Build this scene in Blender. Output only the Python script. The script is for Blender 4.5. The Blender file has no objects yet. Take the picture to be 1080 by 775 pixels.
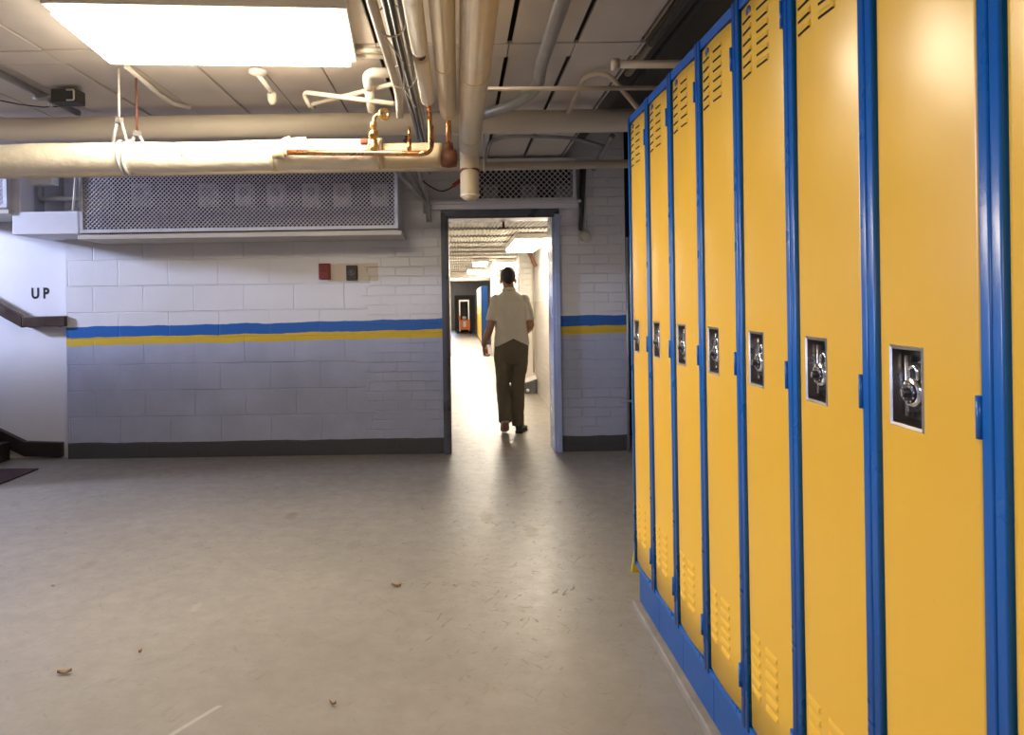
import bpy, bmesh, math, random
from mathutils import Vector, Matrix, Euler, noise as mnoise
random.seed(7)
PI = math.pi
sc = bpy.context.scene
COL = sc.collection

# ------------------------------------------------------------------ camera
F, CX, CY, H, ROLL = 745.0, 484.0, 319.0, 1.38, 0.015
cam_d = bpy.data.cameras.new('camera'); cam = bpy.data.objects.new('camera', cam_d); COL.objects.link(cam)
cam.location = (0, 0, H)
cam.rotation_euler = (Matrix.Rotation(PI/2, 3, 'X') @ Matrix.Rotation(-ROLL, 3, 'Z')).to_euler()
cam_d.sensor_width = 36; cam_d.sensor_fit = 'HORIZONTAL'; cam_d.lens = F/1080*36
cam_d.shift_x = (540-CX)/1080; cam_d.shift_y = -(387.5-CY)/1080
cam_d.clip_start = .02
sc.camera = cam

def P(px, py, Y):
    """world point at real depth Y whose measured photo position is (px,py)"""
    u, v = px-CX, CY-py
    u0 = u*math.cos(ROLL)+v*math.sin(ROLL); v0 = -u*math.sin(ROLL)+v*math.cos(ROLL)
    return Vector((u0*Y/F, Y, H+v0*Y/F))

# ------------------------------------------------------------------ materials
class NT:
    def __init__(s, name):
        s.m = bpy.data.materials.new(name); s.m.use_nodes = True
        s.t = s.m.node_tree; s.t.nodes.clear()
        s.out = s.t.nodes.new('ShaderNodeOutputMaterial')
        s.b = s.t.nodes.new('ShaderNodeBsdfPrincipled'); s.L(s.b.outputs[0], s.out.inputs[0])
    def L(s, a, b): s.t.links.new(a, b)
    def n(s, typ, **k):
        x = s.t.nodes.new(typ)
        for a, v in k.items(): setattr(x, a, v)
        return x
    def put(s, sock, v):
        if isinstance(v, bpy.types.NodeSocket): s.L(v, sock)
        elif v is not None: sock.default_value = v
    def math(s, op, a, b=None, c=None, clamp=False):
        x = s.n('ShaderNodeMath', operation=op, use_clamp=clamp)
        s.put(x.inputs[0], a); s.put(x.inputs[1], b)
        if c is not None: s.put(x.inputs[2], c)
        return x.outputs[0]
    def pos(s):
        g = s.n('ShaderNodeNewGeometry'); x = s.n('ShaderNodeSeparateXYZ'); s.L(g.outputs['Position'], x.inputs[0])
        return g.outputs['Position'], x.outputs[0], x.outputs[1], x.outputs[2]
    def obj(s): return s.n('ShaderNodeTexCoord').outputs['Object']
    def vec(s, x, y, z):
        c = s.n('ShaderNodeCombineXYZ')
        for i, v in enumerate((x, y, z)): s.put(c.inputs[i], v)
        return c.outputs[0]
    def scale(s, v, sx, sy, sz):
        x = s.n('ShaderNodeVectorMath', operation='MULTIPLY'); s.L(v, x.inputs[0]); x.inputs[1].default_value = (sx, sy, sz)
        return x.outputs[0]
    def noise(s, v, sc=5, det=4, rough=.55, dist=0):
        x = s.n('ShaderNodeTexNoise'); s.put(x.inputs['Vector'], v)
        x.inputs['Scale'].default_value = sc; x.inputs['Detail'].default_value = det
        x.inputs['Roughness'].default_value = rough; x.inputs['Distortion'].default_value = dist
        return x.outputs['Fac']
    def ramp(s, f, a, b, lo=0., hi=1.):
        x = s.n('ShaderNodeMapRange'); x.clamp = True
        s.put(x.inputs['Value'], f)
        for nm, v in (('From Min', a), ('From Max', b), ('To Min', lo), ('To Max', hi)): x.inputs[nm].default_value = v
        return x.outputs[0]
    def mix(s, f, a, b, mode='MIX'):
        x = s.n('ShaderNodeMix', data_type='RGBA', blend_type=mode); x.clamp_factor = True
        s.put(x.inputs[0], f)
        for i, v in ((6, a), (7, b)):
            if isinstance(v, (tuple, list)): v = (v[0], v[1], v[2], 1)
            s.put(x.inputs[i], v)
        return x.outputs[2]
    def bump(s, h, strength=.3, dist=.01, prev=None):
        x = s.n('ShaderNodeBump'); x.inputs['Strength'].default_value = strength; x.inputs['Distance'].default_value = dist
        s.L(h, x.inputs['Height'])
        if prev is not None: s.L(prev, x.inputs['Normal'])
        return x.outputs[0]
    def fin(s, col=None, rough=None, metal=None, normal=None, spec=None):
        if isinstance(col, (tuple, list)): col = (col[0], col[1], col[2], 1)
        s.put(s.b.inputs['Base Color'], col); s.put(s.b.inputs['Roughness'], rough); s.put(s.b.inputs['Metallic'], metal)
        if normal is not None: s.L(normal, s.b.inputs['Normal'])
        if spec is not None: s.b.inputs['Specular IOR Level'].default_value = spec
        return s.m

def paint(name, col, rough=.5, var=.12, nscale=6, bump=.0, bscale=40, metal=0., dark=None, dscale=3, damt=.3):
    t = NT(name); o = t.obj()
    f = t.noise(o, nscale)
    lo = tuple(c*(1-var) for c in col); hi = tuple(min(1, c*(1+var)) for c in col)
    c = t.mix(t.ramp(f, .3, .7), lo, hi)
    if dark:
        c = t.mix(t.ramp(t.noise(o, dscale, 6, .7), .55, .72, 0, damt), c, dark)
    nm = t.bump(t.noise(o, bscale, 3), bump, .01) if bump else None
    r = t.ramp(f, .3, .7, rough*.85, min(1, rough*1.15))
    return t.fin(c, r, metal, nm)

def emit(name, col, s):
    t = NT(name); t.fin((.8, .8, .8), .4)
    t.b.inputs['Emission Color'].default_value = (*col, 1); t.b.inputs['Emission Strength'].default_value = s
    return t.m

M = {}
M['yellow'] = None
def mk_yellow():
    t = NT('yellow enamel'); o = t.obj()
    f = t.noise(o, 3, 5)
    c = t.mix(0.5, (.77, .435, .036), (.79, .455, .046))
    sp = t.ramp(t.noise(t.scale(o, 1, 1.5, .6), 90, 4, .6), .73, .78)
    c = t.mix(t.math('MULTIPLY', sp, .35), c, (.35, .2, .08))
    big = t.noise(o, 2.2, 2)
    nm = t.bump(big, .3, .02)
    nm = t.bump(t.noise(o, 160, 2), .03, .002, nm)
    m = t.fin(c, .28, 0, nm)
    return m
M['yellow'] = mk_yellow()
M['blue'] = paint('blue enamel', (.002, .105, .38), .3, .01, 5, .02, 60)
M['base_shaded_blue'] = paint('shaded blue base enamel', (.002, .07, .25), .35, .02, 5)  # shade of the set-back locker base put into a darker blue
M['farblue'] = paint('deep blue enamel', (.003, .04, .15), .35, .02, 5)
M['navy'] = paint('navy enamel', (.008, .04, .16), .35, .15, 5)
M['black'] = paint('black void', (.006, .006, .006), .8)
M['steel'] = paint('stainless steel', (.62, .61, .60), .32, .1, 20, .03, 80, metal=1.)
M['darksteel'] = paint('brushed dark steel', (.30, .28, .27), .3, .1, 12, .04, 60, metal=1.)
M['chrome'] = paint('chrome', (.8, .8, .8), .12, .03, 10, metal=1.)
M['blackplastic'] = paint('black plastic', (.012, .012, .014), .35)
M['frame_metal'] = paint('dark door frame paint', (.085, .09, .11), .3, .2, 5, .03, 30, dark=(.02, .02, .02), damt=.5)
M['frame_daylit'] = paint('daylit frame paint', (.36, .43, .66), .25, .02, 6, .02, 40)  # cool daylight on the right jamb put into its colour
M['wood'] = paint('dark varnished wood', (.045, .022, .012), .4, .3, 9, .04, 30)
M['stringer'] = paint('near black stringer paint', (.02, .014, .013), .45, .3, 7, .05, 20)
M['red'] = paint('red plastic', (.17, .004, .008), .35, .1, 12)
M['maroon'] = paint('dark maroon plastic', (.022, .008, .008), .5, .2, 20)
M['insul'] = paint('white pipe insulation jacket', (.80, .74, .62), .55, .08, 6, .85, 14, dark=(.45, .35, .2), dscale=5, damt=.3)
M['insul_cream'] = paint('cream pipe lagging', (.62, .52, .35), .55, .1, 4, .12, 14, dark=(.32, .24, .14), dscale=4, damt=.35)
M['beigepipe'] = paint('beige painted pipe', (.50, .42, .31), .45, .1, 4, .08, 20, dark=(.3, .24, .17), dscale=6, damt=.3)
M['palepipe'] = paint('pale cream pipe paint', (.74, .66, .53), .5, .04, 4, .05, 20)
M['creampipe'] = paint('pale conduit paint', (.60, .54, .44), .45, .1, 5, .05, 30)
M['copper'] = paint('copper pipe', (.62, .30, .13), .28, .2, 14, .04, 40, metal=1., dark=(.30, .15, .07), dscale=12, damt=.5)
M['brass'] = paint('brass fitting', (.62, .42, .17), .3, .15, 14, metal=1.)
M['rust'] = paint('rusty iron', (.16, .06, .03), .7, .3, 15, .2, 40)
M['galv'] = paint('grey galvanised conduit', (.30, .29, .28), .45, .15, 12, .05, 30, metal=.5)
M['cable'] = paint('dark cable sheath', (.035, .033, .03), .6, .2, 10)
M['wire'] = paint('thin pale wire', (.45, .42, .36), .5)
M['whitemetal'] = paint('white enamel sheet', (.72, .68, .62), .45, .05, 5)
M['meshmetal'] = paint('galvanised mesh', (.52, .50, .53), .5, .12, 20)
M['cageframe'] = paint('pale grey cage frame', (.50, .50, .53), .5, .1, 8)
M['greybox'] = paint('grey electrical enamel', (.08, .078, .076), .5, .12, 6)
M['meterglass'] = paint('grey meter cover', (.14, .135, .135), .4)
M['metercase'] = paint('pale meter case', (.26, .25, .25), .5)
M['darkback'] = paint('dark recess tone', (.03, .028, .03), .8, .2, 5)  # dimness inside cages and recess put into the colour
M['concrete'] = paint('concrete curb', (.22, .19, .15), .8, .2, 12, .3, 50, dark=(.1, .09, .08), dscale=9, damt=.6)
M['signyellow'] = paint('yellow sign plastic', (.80, .62, .02), .4, .06, 5)
M['yellowtag'] = paint('yellow tape', (.70, .50, .10), .5)
M['redtag'] = paint('red tag', (.5, .04, .02), .5)
M['leaf'] = paint('dry leaf', (.24, .13, .04), .7, .3, 60)
M['mat'] = paint('dark red rubber mat', (.035, .010, .010), .85, .3, 30, .3, 90)
M['lens'] = emit('warm fluorescent lens', (1.0, .86, .66), 37)
M['lens_hall'] = emit('corridor fluorescent lens', (1.0, .88, .70), 34)

def mk_ceiling():
    t = NT('ceiling panel paint'); p, x, y, z = t.pos()
    f = t.noise(p, 2.2, 5)
    c = t.mix(t.ramp(f, .3, .7), (.58, .52, .46), (.68, .62, .55))
    st = t.ramp(t.noise(p, 1.1, 6, .7), .56, .7)
    c = t.mix(t.math('MULTIPLY', st, .4), c, (.50, .42, .33))
    return t.fin(c, .6, 0, t.bump(t.noise(p, 1.6, 2), .4, .03))
M['ceiling'] = mk_ceiling()

def mk_floor():
    t = NT('worn painted concrete floor'); p, x, y, z = t.pos()
    big = t.noise(p, .8, 5, .6)
    c = t.mix(t.ramp(big, .3, .7), (.225, .203, .170), (.310, .280, .236))
    mot = t.noise(p, 10, 8, .72)
    c = t.mix(t.ramp(mot, .3, .75, 0, .5), c, (.165, .147, .122))
    # wear lane leading to the doorway
    lane = t.math('MULTIPLY', t.math('SUBTRACT', 1, t.ramp(t.math('ABSOLUTE', t.math('SUBTRACT', x, .25)), .25, .8)), t.ramp(y, 2.4, 3.4))
    # scuffs: thin stretched dark flecks in a few directions
    sc_tot = None
    for (sx, sy, rot, thr) in ((26, 5, .5, .665), (28, 6, -.7, .665), (7, 30, .2, .68), (40, 9, 1.2, .68)):
        r = t.n('ShaderNodeVectorRotate', rotation_type='Z_AXIS'); t.L(p, r.inputs['Vector']); r.inputs['Angle'].default_value = rot
        s_ = t.noise(t.scale(r.outputs[0], sx, sy, 1), 1.6, 3, .5, 1.2)
        s_ = t.ramp(s_, thr, thr+.035)
        sc_tot = s_ if sc_tot is None else t.math('MAXIMUM', sc_tot, s_)
    amt = t.math('ADD', .10, t.math('MULTIPLY', lane, .6))
    c = t.mix(t.math('MULTIPLY', sc_tot, amt), c, (.10, .078, .055))
    pale = t.ramp(t.noise(t.scale(p, 4, 9, 1), 1.3, 6, .7, 1.0), .70, .73)
    c = t.mix(t.math('MULTIPLY', pale, .18), c, (.5, .46, .40))
    # a few individual stains
    def spot(c, px, py, rx, ry, col, a):
        Yw = H*F/((py-CY)+(px-CX)*ROLL); w = P(px, py, Yw)
        dx = t.math('DIVIDE', t.math('SUBTRACT', x, w.x), rx); dy = t.math('DIVIDE', t.math('SUBTRACT', y, w.y), ry)
        d = t.math('SQRT', t.math('ADD', t.math('MULTIPLY', dx, dx), t.math('MULTIPLY', dy, dy)))
        d = t.math('ADD', d, t.math('MULTIPLY', t.math('SUBTRACT', t.noise(p, 30, 4), .5), 1.6))
        return t.mix(t.ramp(d, .6, 1.0, a, 0), c, col)
    c = spot(c, 307, 544, .05, .10, (.17, .12, .07), .6)
    c = spot(c, 92, 596, .05, .07, (.19, .14, .10), .5)
    c = spot(c, 375, 574, .05, .10, (.17, .14, .10), .4)
    c = spot(c, 512, 545, .05, .14, (.14, .10, .06), .6)
    c = spot(c, 560, 560, .05, .12, (.14, .10, .06), .5)
    c = spot(c, 207, 640, .02, .06, (.42, .39, .35), .25)
    # long pale scratch
    a = P(172, 775, H*F/(775-CY)); b = P(232, 740, H*F/(740-CY))
    nx, ny = (b.y-a.y), -(b.x-a.x); ln = math.hypot(nx, ny); nx /= ln; ny /= ln
    dist = t.math('ABSOLUTE', t.math('ADD', t.math('MULTIPLY', t.math('SUBTRACT', x, a.x), nx), t.math('MULTIPLY', t.math('SUBTRACT', y, a.y), ny)))
    along = t.math('MULTIPLY', t.math('GREATER_THAN', y, a.y-.1), t.math('LESS_THAN', y, b.y))
    c = t.mix(t.math('MULTIPLY', t.ramp(dist, .004, .012, .5, 0), along), c, (.5, .47, .42))
    r = t.ramp(mot, .3, .7, .30, .44)
    r = t.math('ADD', r, t.math('MULTIPLY', sc_tot, .15))
    nm = t.bump(t.noise(p, 5, 6, .65), .07, .02)
    nm = t.bump(t.noise(p, 60, 3), .05, .003, nm)
    return t.fin(c, r, 0, nm)
M['floor'] = mk_floor()

def mk_wall(name, stripes=True, split=None, upper=(.66, .655, .68), lower=(.37, .40, .53)):
    t = NT(name); p, x, y, z = t.pos()
    v2 = t.vec(x, z, 0)
    wob = t.math('MULTIPLY', t.math('SUBTRACT', t.noise(p, 3.5, 4), .5), .035)
    wob2 = t.math('MULTIPLY', t.math('SUBTRACT', t.noise(p, 9, 5, .7), .5), .03)
    def brick(w, h, mort, off):
        b = t.n('ShaderNodeTexBrick'); b.offset = .5
        dv = t.n('ShaderNodeVectorMath', operation='ADD'); t.L(v2, dv.inputs[0])
        nz = t.n('ShaderNodeTexNoise'); nz.inputs['Scale'].default_value = 6; t.L(p, nz.inputs['Vector'])
        sv = t.n('ShaderNodeVectorMath', operation='MULTIPLY_ADD'); t.L(nz.outputs['Color'], sv.inputs[0])
        sv.inputs[1].default_value = (.014, .014, 0); sv.inputs[2].default_value = (off[0], off[1], 0)
        t.L(sv.outputs[0], dv.inputs[1]); t.L(dv.outputs[0], b.inputs['Vector'])
        b.inputs['Scale'].default_value = 1; b.inputs['Brick Width'].default_value = w; b.inputs['Row Height'].default_value = h
        b.inputs['Mortar Size'].default_value = mort; b.inputs['Mortar Smooth'].default_value = .6
        return b.outputs['Fac']
    bb = brick(.46, .2395, .007, (.12, -.145)); sb = brick(.26, .0877, .006, (.05, .03))
    if split is not None:
        m = t.math('MULTIPLY', t.math('GREATER_THAN', t.math('ADD', x, t.math('MULTIPLY', t.math('SUBTRACT', t.noise(t.vec(0, 0, z), 4, 0), .5), .4)), split), 1)
        joint = t.math('ADD', t.math('MULTIPLY', bb, t.math('SUBTRACT', 1, m)), t.math('MULTIPLY', sb, m))
    else: joint = sb
    f = t.noise(p, 2.5, 5)
    if stripes:
        zz = t.math('ADD', t.math('SUBTRACT', z, t.math('MULTIPLY', x, .0085)), wob)   # slightly tilted hand-painted bands
        up = t.mix(t.ramp(f, .3, .7), tuple(c*.94 for c in upper), upper)
        lo = t.mix(t.ramp(t.noise(p, 3, 5), .3, .7), tuple(c*.9 for c in lower), tuple(c*1.08 for c in lower))
        c = t.mix(t.math('GREATER_THAN', t.math('ADD', zz, t.math('MULTIPLY', wob2, .25)), 1.065), lo, (.62, .42, .028))
        c = t.mix(t.math('GREATER_THAN', t.math('ADD', zz, t.math('MULTIPLY', wob2, .4)), 1.138), c, (.012, .105, .38))
        c = t.mix(t.math('GREATER_THAN', t.math('ADD', zz, t.math('MULTIPLY', wob2, .25)), 1.235), c, up)
        base = t.math('LESS_THAN', t.math('ADD', z, wob), .145)
        c = t.mix(base, c, (.055, .055, .062))
    else:
        c = t.mix(t.ramp(f, .3, .7), tuple(c*.94 for c in upper), upper)
        c = t.mix(t.math('LESS_THAN', z, 1.375), c, lower)
    if stripes:
        # bare rectangle of old paint round the alarm boxes
        a = P(350, 278, 6.47); b = P(399, 296, 6.47)
        inx = t.math('MULTIPLY', t.math('GREATER_THAN', t.math('ADD', x, wob2), a.x-.04), t.math('LESS_THAN', t.math('ADD', x, wob2), b.x))
        inz = t.math('MULTIPLY', t.math('GREATER_THAN', t.math('ADD', z, wob2), b.z), t.math('LESS_THAN', t.math('ADD', z, wob2), a.z))
        c = t.mix(t.math('MULTIPLY', t.math('MULTIPLY', inx, inz), .8), c, (.50, .41, .30))
    dirt = t.ramp(t.noise(p, 14, 6, .75), .66, .73)
    c = t.mix(t.math('MULTIPLY', dirt, .3), c, (.2, .19, .19))
    c = t.mix(t.math('MULTIPLY', joint, .05), c, (.22, .22, .24))
    hgt = t.math('SUBTRACT', t.math('MULTIPLY', t.noise(p, 24, 5), .25), t.math('MULTIPLY', joint, t.ramp(t.noise(p, 2.6, 3), .38, .62, .08, 1)))
    nm = t.bump(hgt, .75, .012)
    return t.fin(c, .42, 0, nm)
M['wall_back'] = mk_wall('painted block wall', True, -.86)
M['wall_hall'] = mk_wall('painted corridor brick', False, None, (.80, .77, .70), (.66, .60, .51))
M['plaster_white'] = paint('white stair wall paint', (.64, .635, .67), .55, .05, 2, .08, 12)
M['plaster'] = paint('cream plaster', (.50, .46, .40), .6, .08, 2, .08, 12)
M['hall_ceiling'] = paint('cream corrugated deck paint', (.86, .81, .72), .55, .03, 3)
M['darkslab'] = paint('dark structural slab', (.10, .085, .07), .85, .2, 4, .2, 12)

# ------------------------------------------------------------------ mesh helpers
class MB:
    def __init__(s): s.v = []; s.f = []; s.sm = []; s.mi = []
    def add(s, vs, fs, smooth=False, mi=0):
        o = len(s.v); s.v += [tuple(v) for v in vs]
        for f in fs: s.f.append(tuple(i+o for i in f)); s.sm.append(smooth); s.mi.append(mi)
        return s
    def box(s, lo, hi, mi=0, R=None, c=None):
        (x0, y0, z0), (x1, y1, z1) = lo, hi
        vs = [Vector(q) for q in ((x0,y0,z0),(x1,y0,z0),(x1,y1,z0),(x0,y1,z0),(x0,y0,z1),(x1,y0,z1),(x1,y1,z1),(x0,y1,z1))]
        if R is not None:
            c = c or Vector(((x0+x1)/2, (y0+y1)/2, (z0+z1)/2)); vs = [c+R @ (v-c) for v in vs]
        return s.add(vs, [(0,3,2,1),(4,5,6,7),(0,1,5,4),(1,2,6,5),(2,3,7,6),(3,0,4,7)], False, mi)
    def tube(s, pts, r, n=16, cap=True, mi=0, sy=1.0):
        pts = [Vector(p) for p in pts]; k = len(pts)
        rs = list(r) if isinstance(r, (list, tuple)) else [r]*k
        T = []
        for i in range(k):
            a = pts[max(0, i-1)]; b = pts[min(k-1, i+1)]; d = b-a
            T.append(d.normalized() if d.length > 1e-9 else Vector((0, 0, 1)))
        up = Vector((0, 0, 1)) if abs(T[0].z) < .9 else Vector((0, 1, 0))
        N = (up-T[0]*up.dot(T[0])).normalized()
        vs = []
        for i in range(k):
            N = (N-T[i]*N.dot(T[i])).normalized(); B = T[i].cross(N)
            for j in range(n):
                a = 2*PI*j/n; rr = rs[i]
                rx, ry = rr if isinstance(rr, (tuple, list)) else (rr, rr*sy)
                vs.append(pts[i]+N*(math.cos(a)*rx)+B*(math.sin(a)*ry))
        fs = [(i*n+j, i*n+(j+1) % n, (i+1)*n+(j+1) % n, (i+1)*n+j) for i in range(k-1) for j in range(n)]
        s.add(vs, fs, True, mi)
        if cap:
            o = len(s.v)-k*n
            s.f.append(tuple(o+j for j in reversed(range(n)))); s.sm.append(False); s.mi.append(mi)
            s.f.append(tuple(o+(k-1)*n+j for j in range(n))); s.sm.append(False); s.mi.append(mi)
        return s
    def lathe(s, c, axis, prof, n=24, mi=0, smooth=True):
        c = Vector(c); ax = Vector(axis).normalized()
        pts = [c+ax*h for (_, h) in prof]
        up = Vector((0, 0, 1)) if abs(ax.z) < .9 else Vector((1, 0, 0))
        N = (up-ax*up.dot(ax)).normalized(); B = ax.cross(N); vs = []
        for p, (r, _) in zip(pts, prof):
            for j in range(n):
                a = 2*PI*j/n; vs.append(p+(N*math.cos(a)+B*math.sin(a))*max(r, 1e-5))
        k = len(prof)
        fs = [(i*n+j, i*n+(j+1) % n, (i+1)*n+(j+1) % n, (i+1)*n+j) for i in range(k-1) for j in range(n)]
        fs += [tuple(reversed(range(n))), tuple((k-1)*n+j for j in range(n))]
        return s.add(vs, fs, smooth, mi)
    def ball(s, c, r, n=16, m=10, R=None, mi=0):
        c = Vector(c); r = r if isinstance(r, (tuple, list)) else (r, r, r); vs = []
        for i in range(m+1):
            th = PI*i/m
            for j in range(n):
                a = 2*PI*j/n
                v = Vector((r[0]*math.sin(th)*math.cos(a), r[1]*math.sin(th)*math.sin(a), r[2]*math.cos(th)))
                vs.append(c+(R @ v if R is not None else v))
        fs = [(i*n+j, (i+1)*n+j, (i+1)*n+(j+1) % n, i*n+(j+1) % n) for i in range(m) for j in range(n)]
        return s.add(vs, fs, True, mi)
    def torus(s, c, axis, R, r, n=24, m=10, mi=0):
        ax = Vector(axis).normalized(); up = Vector((0, 0, 1)) if abs(ax.z) < .9 else Vector((1, 0, 0))
        N = (up-ax*up.dot(ax)).normalized(); B = ax.cross(N); vs = []
        for i in range(n):
            a = 2*PI*i/n; d = N*math.cos(a)+B*math.sin(a)
            for j in range(m):
                b = 2*PI*j/m; vs.append(Vector(c)+d*(R+r*math.cos(b))+ax*(r*math.sin(b)))
        fs = [(i*m+j, ((i+1) % n)*m+j, ((i+1) % n)*m+(j+1) % m, i*m+(j+1) % m) for i in range(n) for j in range(m)]
        return s.add(vs, fs, True, mi)
    def build(s, name, mats, parent=None, bevel=0, seg=2, loc=None):
        me = bpy.data.meshes.new(name); me.from_pydata(s.v, [], s.f)
        for m in (mats if isinstance(mats, (list, tuple)) else [mats]): me.materials.append(m)
        me.polygons.foreach_set('use_smooth', s.sm); me.polygons.foreach_set('material_index', s.mi)
        bm = bmesh.new(); bm.from_mesh(me); bmesh.ops.remove_doubles(bm, verts=bm.verts, dist=1e-6)
        bmesh.ops.recalc_face_normals(bm, faces=bm.faces); bm.to_mesh(me); bm.free()
        o = bpy.data.objects.new(name, me); COL.objects.link(o)
        if parent: o.parent = parent
        if loc is not None: o.location = loc
        if bevel:
            b = o.modifiers.new('bevel', 'BEVEL'); b.width = bevel; b.segments = seg; b.limit_method = 'ANGLE'; b.angle_limit = .7
            b.harden_normals = False
        return o

def fillet(pts, r, seg=6):
    pts = [Vector(p) for p in pts]; out = [pts[0]]
    for a, b, c in zip(pts, pts[1:], pts[2:]):
        d1 = (a-b); d2 = (c-b); rr = min(r, d1.length*.49, d2.length*.49)
        p0 = b+d1.normalized()*rr; p1 = b+d2.normalized()*rr
        for i in range(seg+1):
            t = i/seg; out.append(p0*(1-t)**2+b*2*t*(1-t)+p1*t*t)
    out.append(pts[-1]); return out

def tag(o, label=None, cat=None, group=None, kind=None):
    if label: o['label'] = label
    if cat: o['category'] = cat
    if group: o['group'] = group
    if kind: o['kind'] = kind
    return o
def struct(mb, name, mats, bevel=0, label=None, cat=None):
    o = mb.build(name, mats, None, bevel); o['kind'] = 'structure'
    return tag(o, label, cat)
def empty(name, loc, label, cat, group=None):
    o = bpy.data.objects.new(name, None); COL.objects.link(o); o.location = loc; o.empty_display_size = .1
    return tag(o, label, cat, group)
def copy_tree(o, parent=None):
    c = o.copy(); COL.objects.link(c); c.parent = parent
    for ch in list(o.children): copy_tree(ch, c)
    return c

# ------------------------------------------------------------------ room shell
YW = 6.47; CEIL = 2.68
dl, dr, dtop = -.135, .905, 2.20       # rough opening in the back wall
struct(MB().box((-8.2, -3.4, -.1), (3.2, 36.5, 0)), 'floor', M['floor'], label='worn grey brown painted concrete floor', cat='floor')
w = MB()
w.box((-3.60, YW, 0), (dl, YW+.25, CEIL+.4)); w.box((dr, YW, 0), (1.53, YW+.25, CEIL+.4)); w.box((dl, YW, dtop), (dr, YW+.25, CEIL+.4))
struct(w, 'wall_back', M['wall_back'], label='white block wall with blue and yellow painted stripes', cat='wall')
struct(MB().box((-8.0, YW+.07, 0), (-3.60, YW+.3, 4.6)), 'wall_stair', M['plaster_white'], label='smooth white wall beside the stairs', cat='wall')
struct(MB().box((-8.2, -3.2, 0), (-8.0, YW+.3, 4.6)), 'wall_left', M['plaster_white'])
struct(MB().box((1.95, -3.2, 0), (2.15, YW+.9, 3.3)), 'wall_right', M['plaster'])
struct(MB().box((-8.2, -3.4, 0), (2.15, -3.2, 4.6)), 'wall_front', M['plaster'])
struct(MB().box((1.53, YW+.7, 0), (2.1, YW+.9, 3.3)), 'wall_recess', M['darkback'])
# ceiling planks with open joints
cb = MB()
xs = [-.062+.3345*k for k in range(-12, 4)]
for k, x0 in enumerate(xs):
    x1 = min(x0+.3345, .962)
    if x0 > .95: continue
    g = .006 if x0 < -1.9 else (.006 if x0 < -.5 else .013)
    for (y0, y1, dz) in ((-3.2, 3.545, 0), (3.75, YW, .0)):
        ez = random.uniform(-.004, .006)
        cb.box((x0+g, y0, CEIL+dz+ez), (x1-g, y1, CEIL+dz+.02+ez))
    cb.box((x0+.002, 3.555, CEIL-.006), (x1-.002, 3.738, CEIL+.014))
struct(cb, 'ceiling', M['ceiling'], label='low ceiling of off-white panels with dark joints', cat='ceiling')
struct(MB().box((-4.2, -3.4, 3.1), (2.15, YW+.9, 3.3)), 'ceiling_slab', M['darkslab'])
struct(MB().box((-8.2, -3.4, 4.6), (-4.1, YW+.3, 4.7)), 'ceiling_stair', M['plaster_white'])
struct(MB().box((-8.0, 5.33, 0), (-4.12, 5.45, 1.95)), 'stair_light_block', M['stringer'])  # unseen wall added to keep stair daylight off the back floor and lower wall
struct(MB().box((-4.2, -3.2, 2.66), (-4.08, YW+.07, 4.6)), 'wall_stairwell', M['plaster_white'])
# steel beam in the dark slot above the lockers
bm_ = MB()
bm_.box((1.02, -3.1, 2.84), (1.16, YW, 2.855)); bm_.box((1.08, -3.1, 2.855), (1.1, YW, 3.1))
struct(bm_, 'beam', M['darkslab'])

# doorway frame + header board
d = MB()
fd0, fd1 = YW-.03, YW+.28
d.box((dl, fd0, 0), (dl+.05, fd1, dtop)); d.box((dl-.02, fd0-.012, 0), (dl+.025, fd0+.012, dtop+.0))
d.box((dl, fd0, dtop-.055), (dr, fd1, dtop)); d.box((dl-.02, fd0-.012, dtop-.03), (dr+.02, fd0+.012, dtop+.03))
d.box((dr-.05, fd0, 0), (dr, fd1, dtop-.05), 1); d.box((dr-.025, fd0-.012, 0), (dr+.02, fd0+.012, dtop), 1)
struct(d, 'door_1', [M['frame_metal'], M['frame_daylit']], .004, label='dark steel frame of the doorway into the corridor', cat='doorway')
h = MB(); a = P(455, 222, YW-.1); b = P(610, 212, YW-.1)
h.box((a.x, YW-.1, a.z+.01), (b.x, YW, b.z-.012)); h.box((a.x-.02, YW-.13, b.z-.012), (b.x+.02, YW, b.z+.012))
struct(h, 'trim_1', M['plaster_white'], .004, label='white header board over the doorway', cat='trim')

# ------------------------------------------------------------------ corridor and far room
HC = 2.155
struct(MB().box((1.16, YW+.25, 0), (1.36, 18.2, 2.7)), 'wall_corridor_right', M['wall_hall'], label='cream brick corridor wall', cat='wall')
struct(MB().box((-.5, YW+.25, 0), (-.27, 18.2, 2.7)), 'wall_corridor_left', M['wall_back'])
pl = MB().box((.93, 10.8, 0), (1.16, 11.3, HC))
struct(pl, 'wall_pilaster', M['wall_hall'], .01, label='white pilaster projecting from the corridor wall', cat='pilaster')
e = MB(); fl, fr, ft = -.235, .84, 2.03
e.box((-1.6, 18.2, 0), (fl, 18.4, 2.7)); e.box((fr, 18.2, 0), (2.2, 18.4, 2.7)); e.box((fl, 18.2, ft), (fr, 18.4, 2.7))
struct(e, 'wall_corridor_end', M['plaster'])
t2 = MB()
t2.box((fl-.06, 18.17, 0), (fl+.02, 18.42, ft)); t2.box((fr-.02, 18.17, 0), (fr+.06, 18.42, ft)); t2.box((fl-.06, 18.17, ft-.02), (fr+.06, 18.42, ft+.07))
struct(t2, 'door_2', M['plaster'], .005, label='pale frame of the far doorway at corridor end', cat='doorway')
hc = MB()
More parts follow.
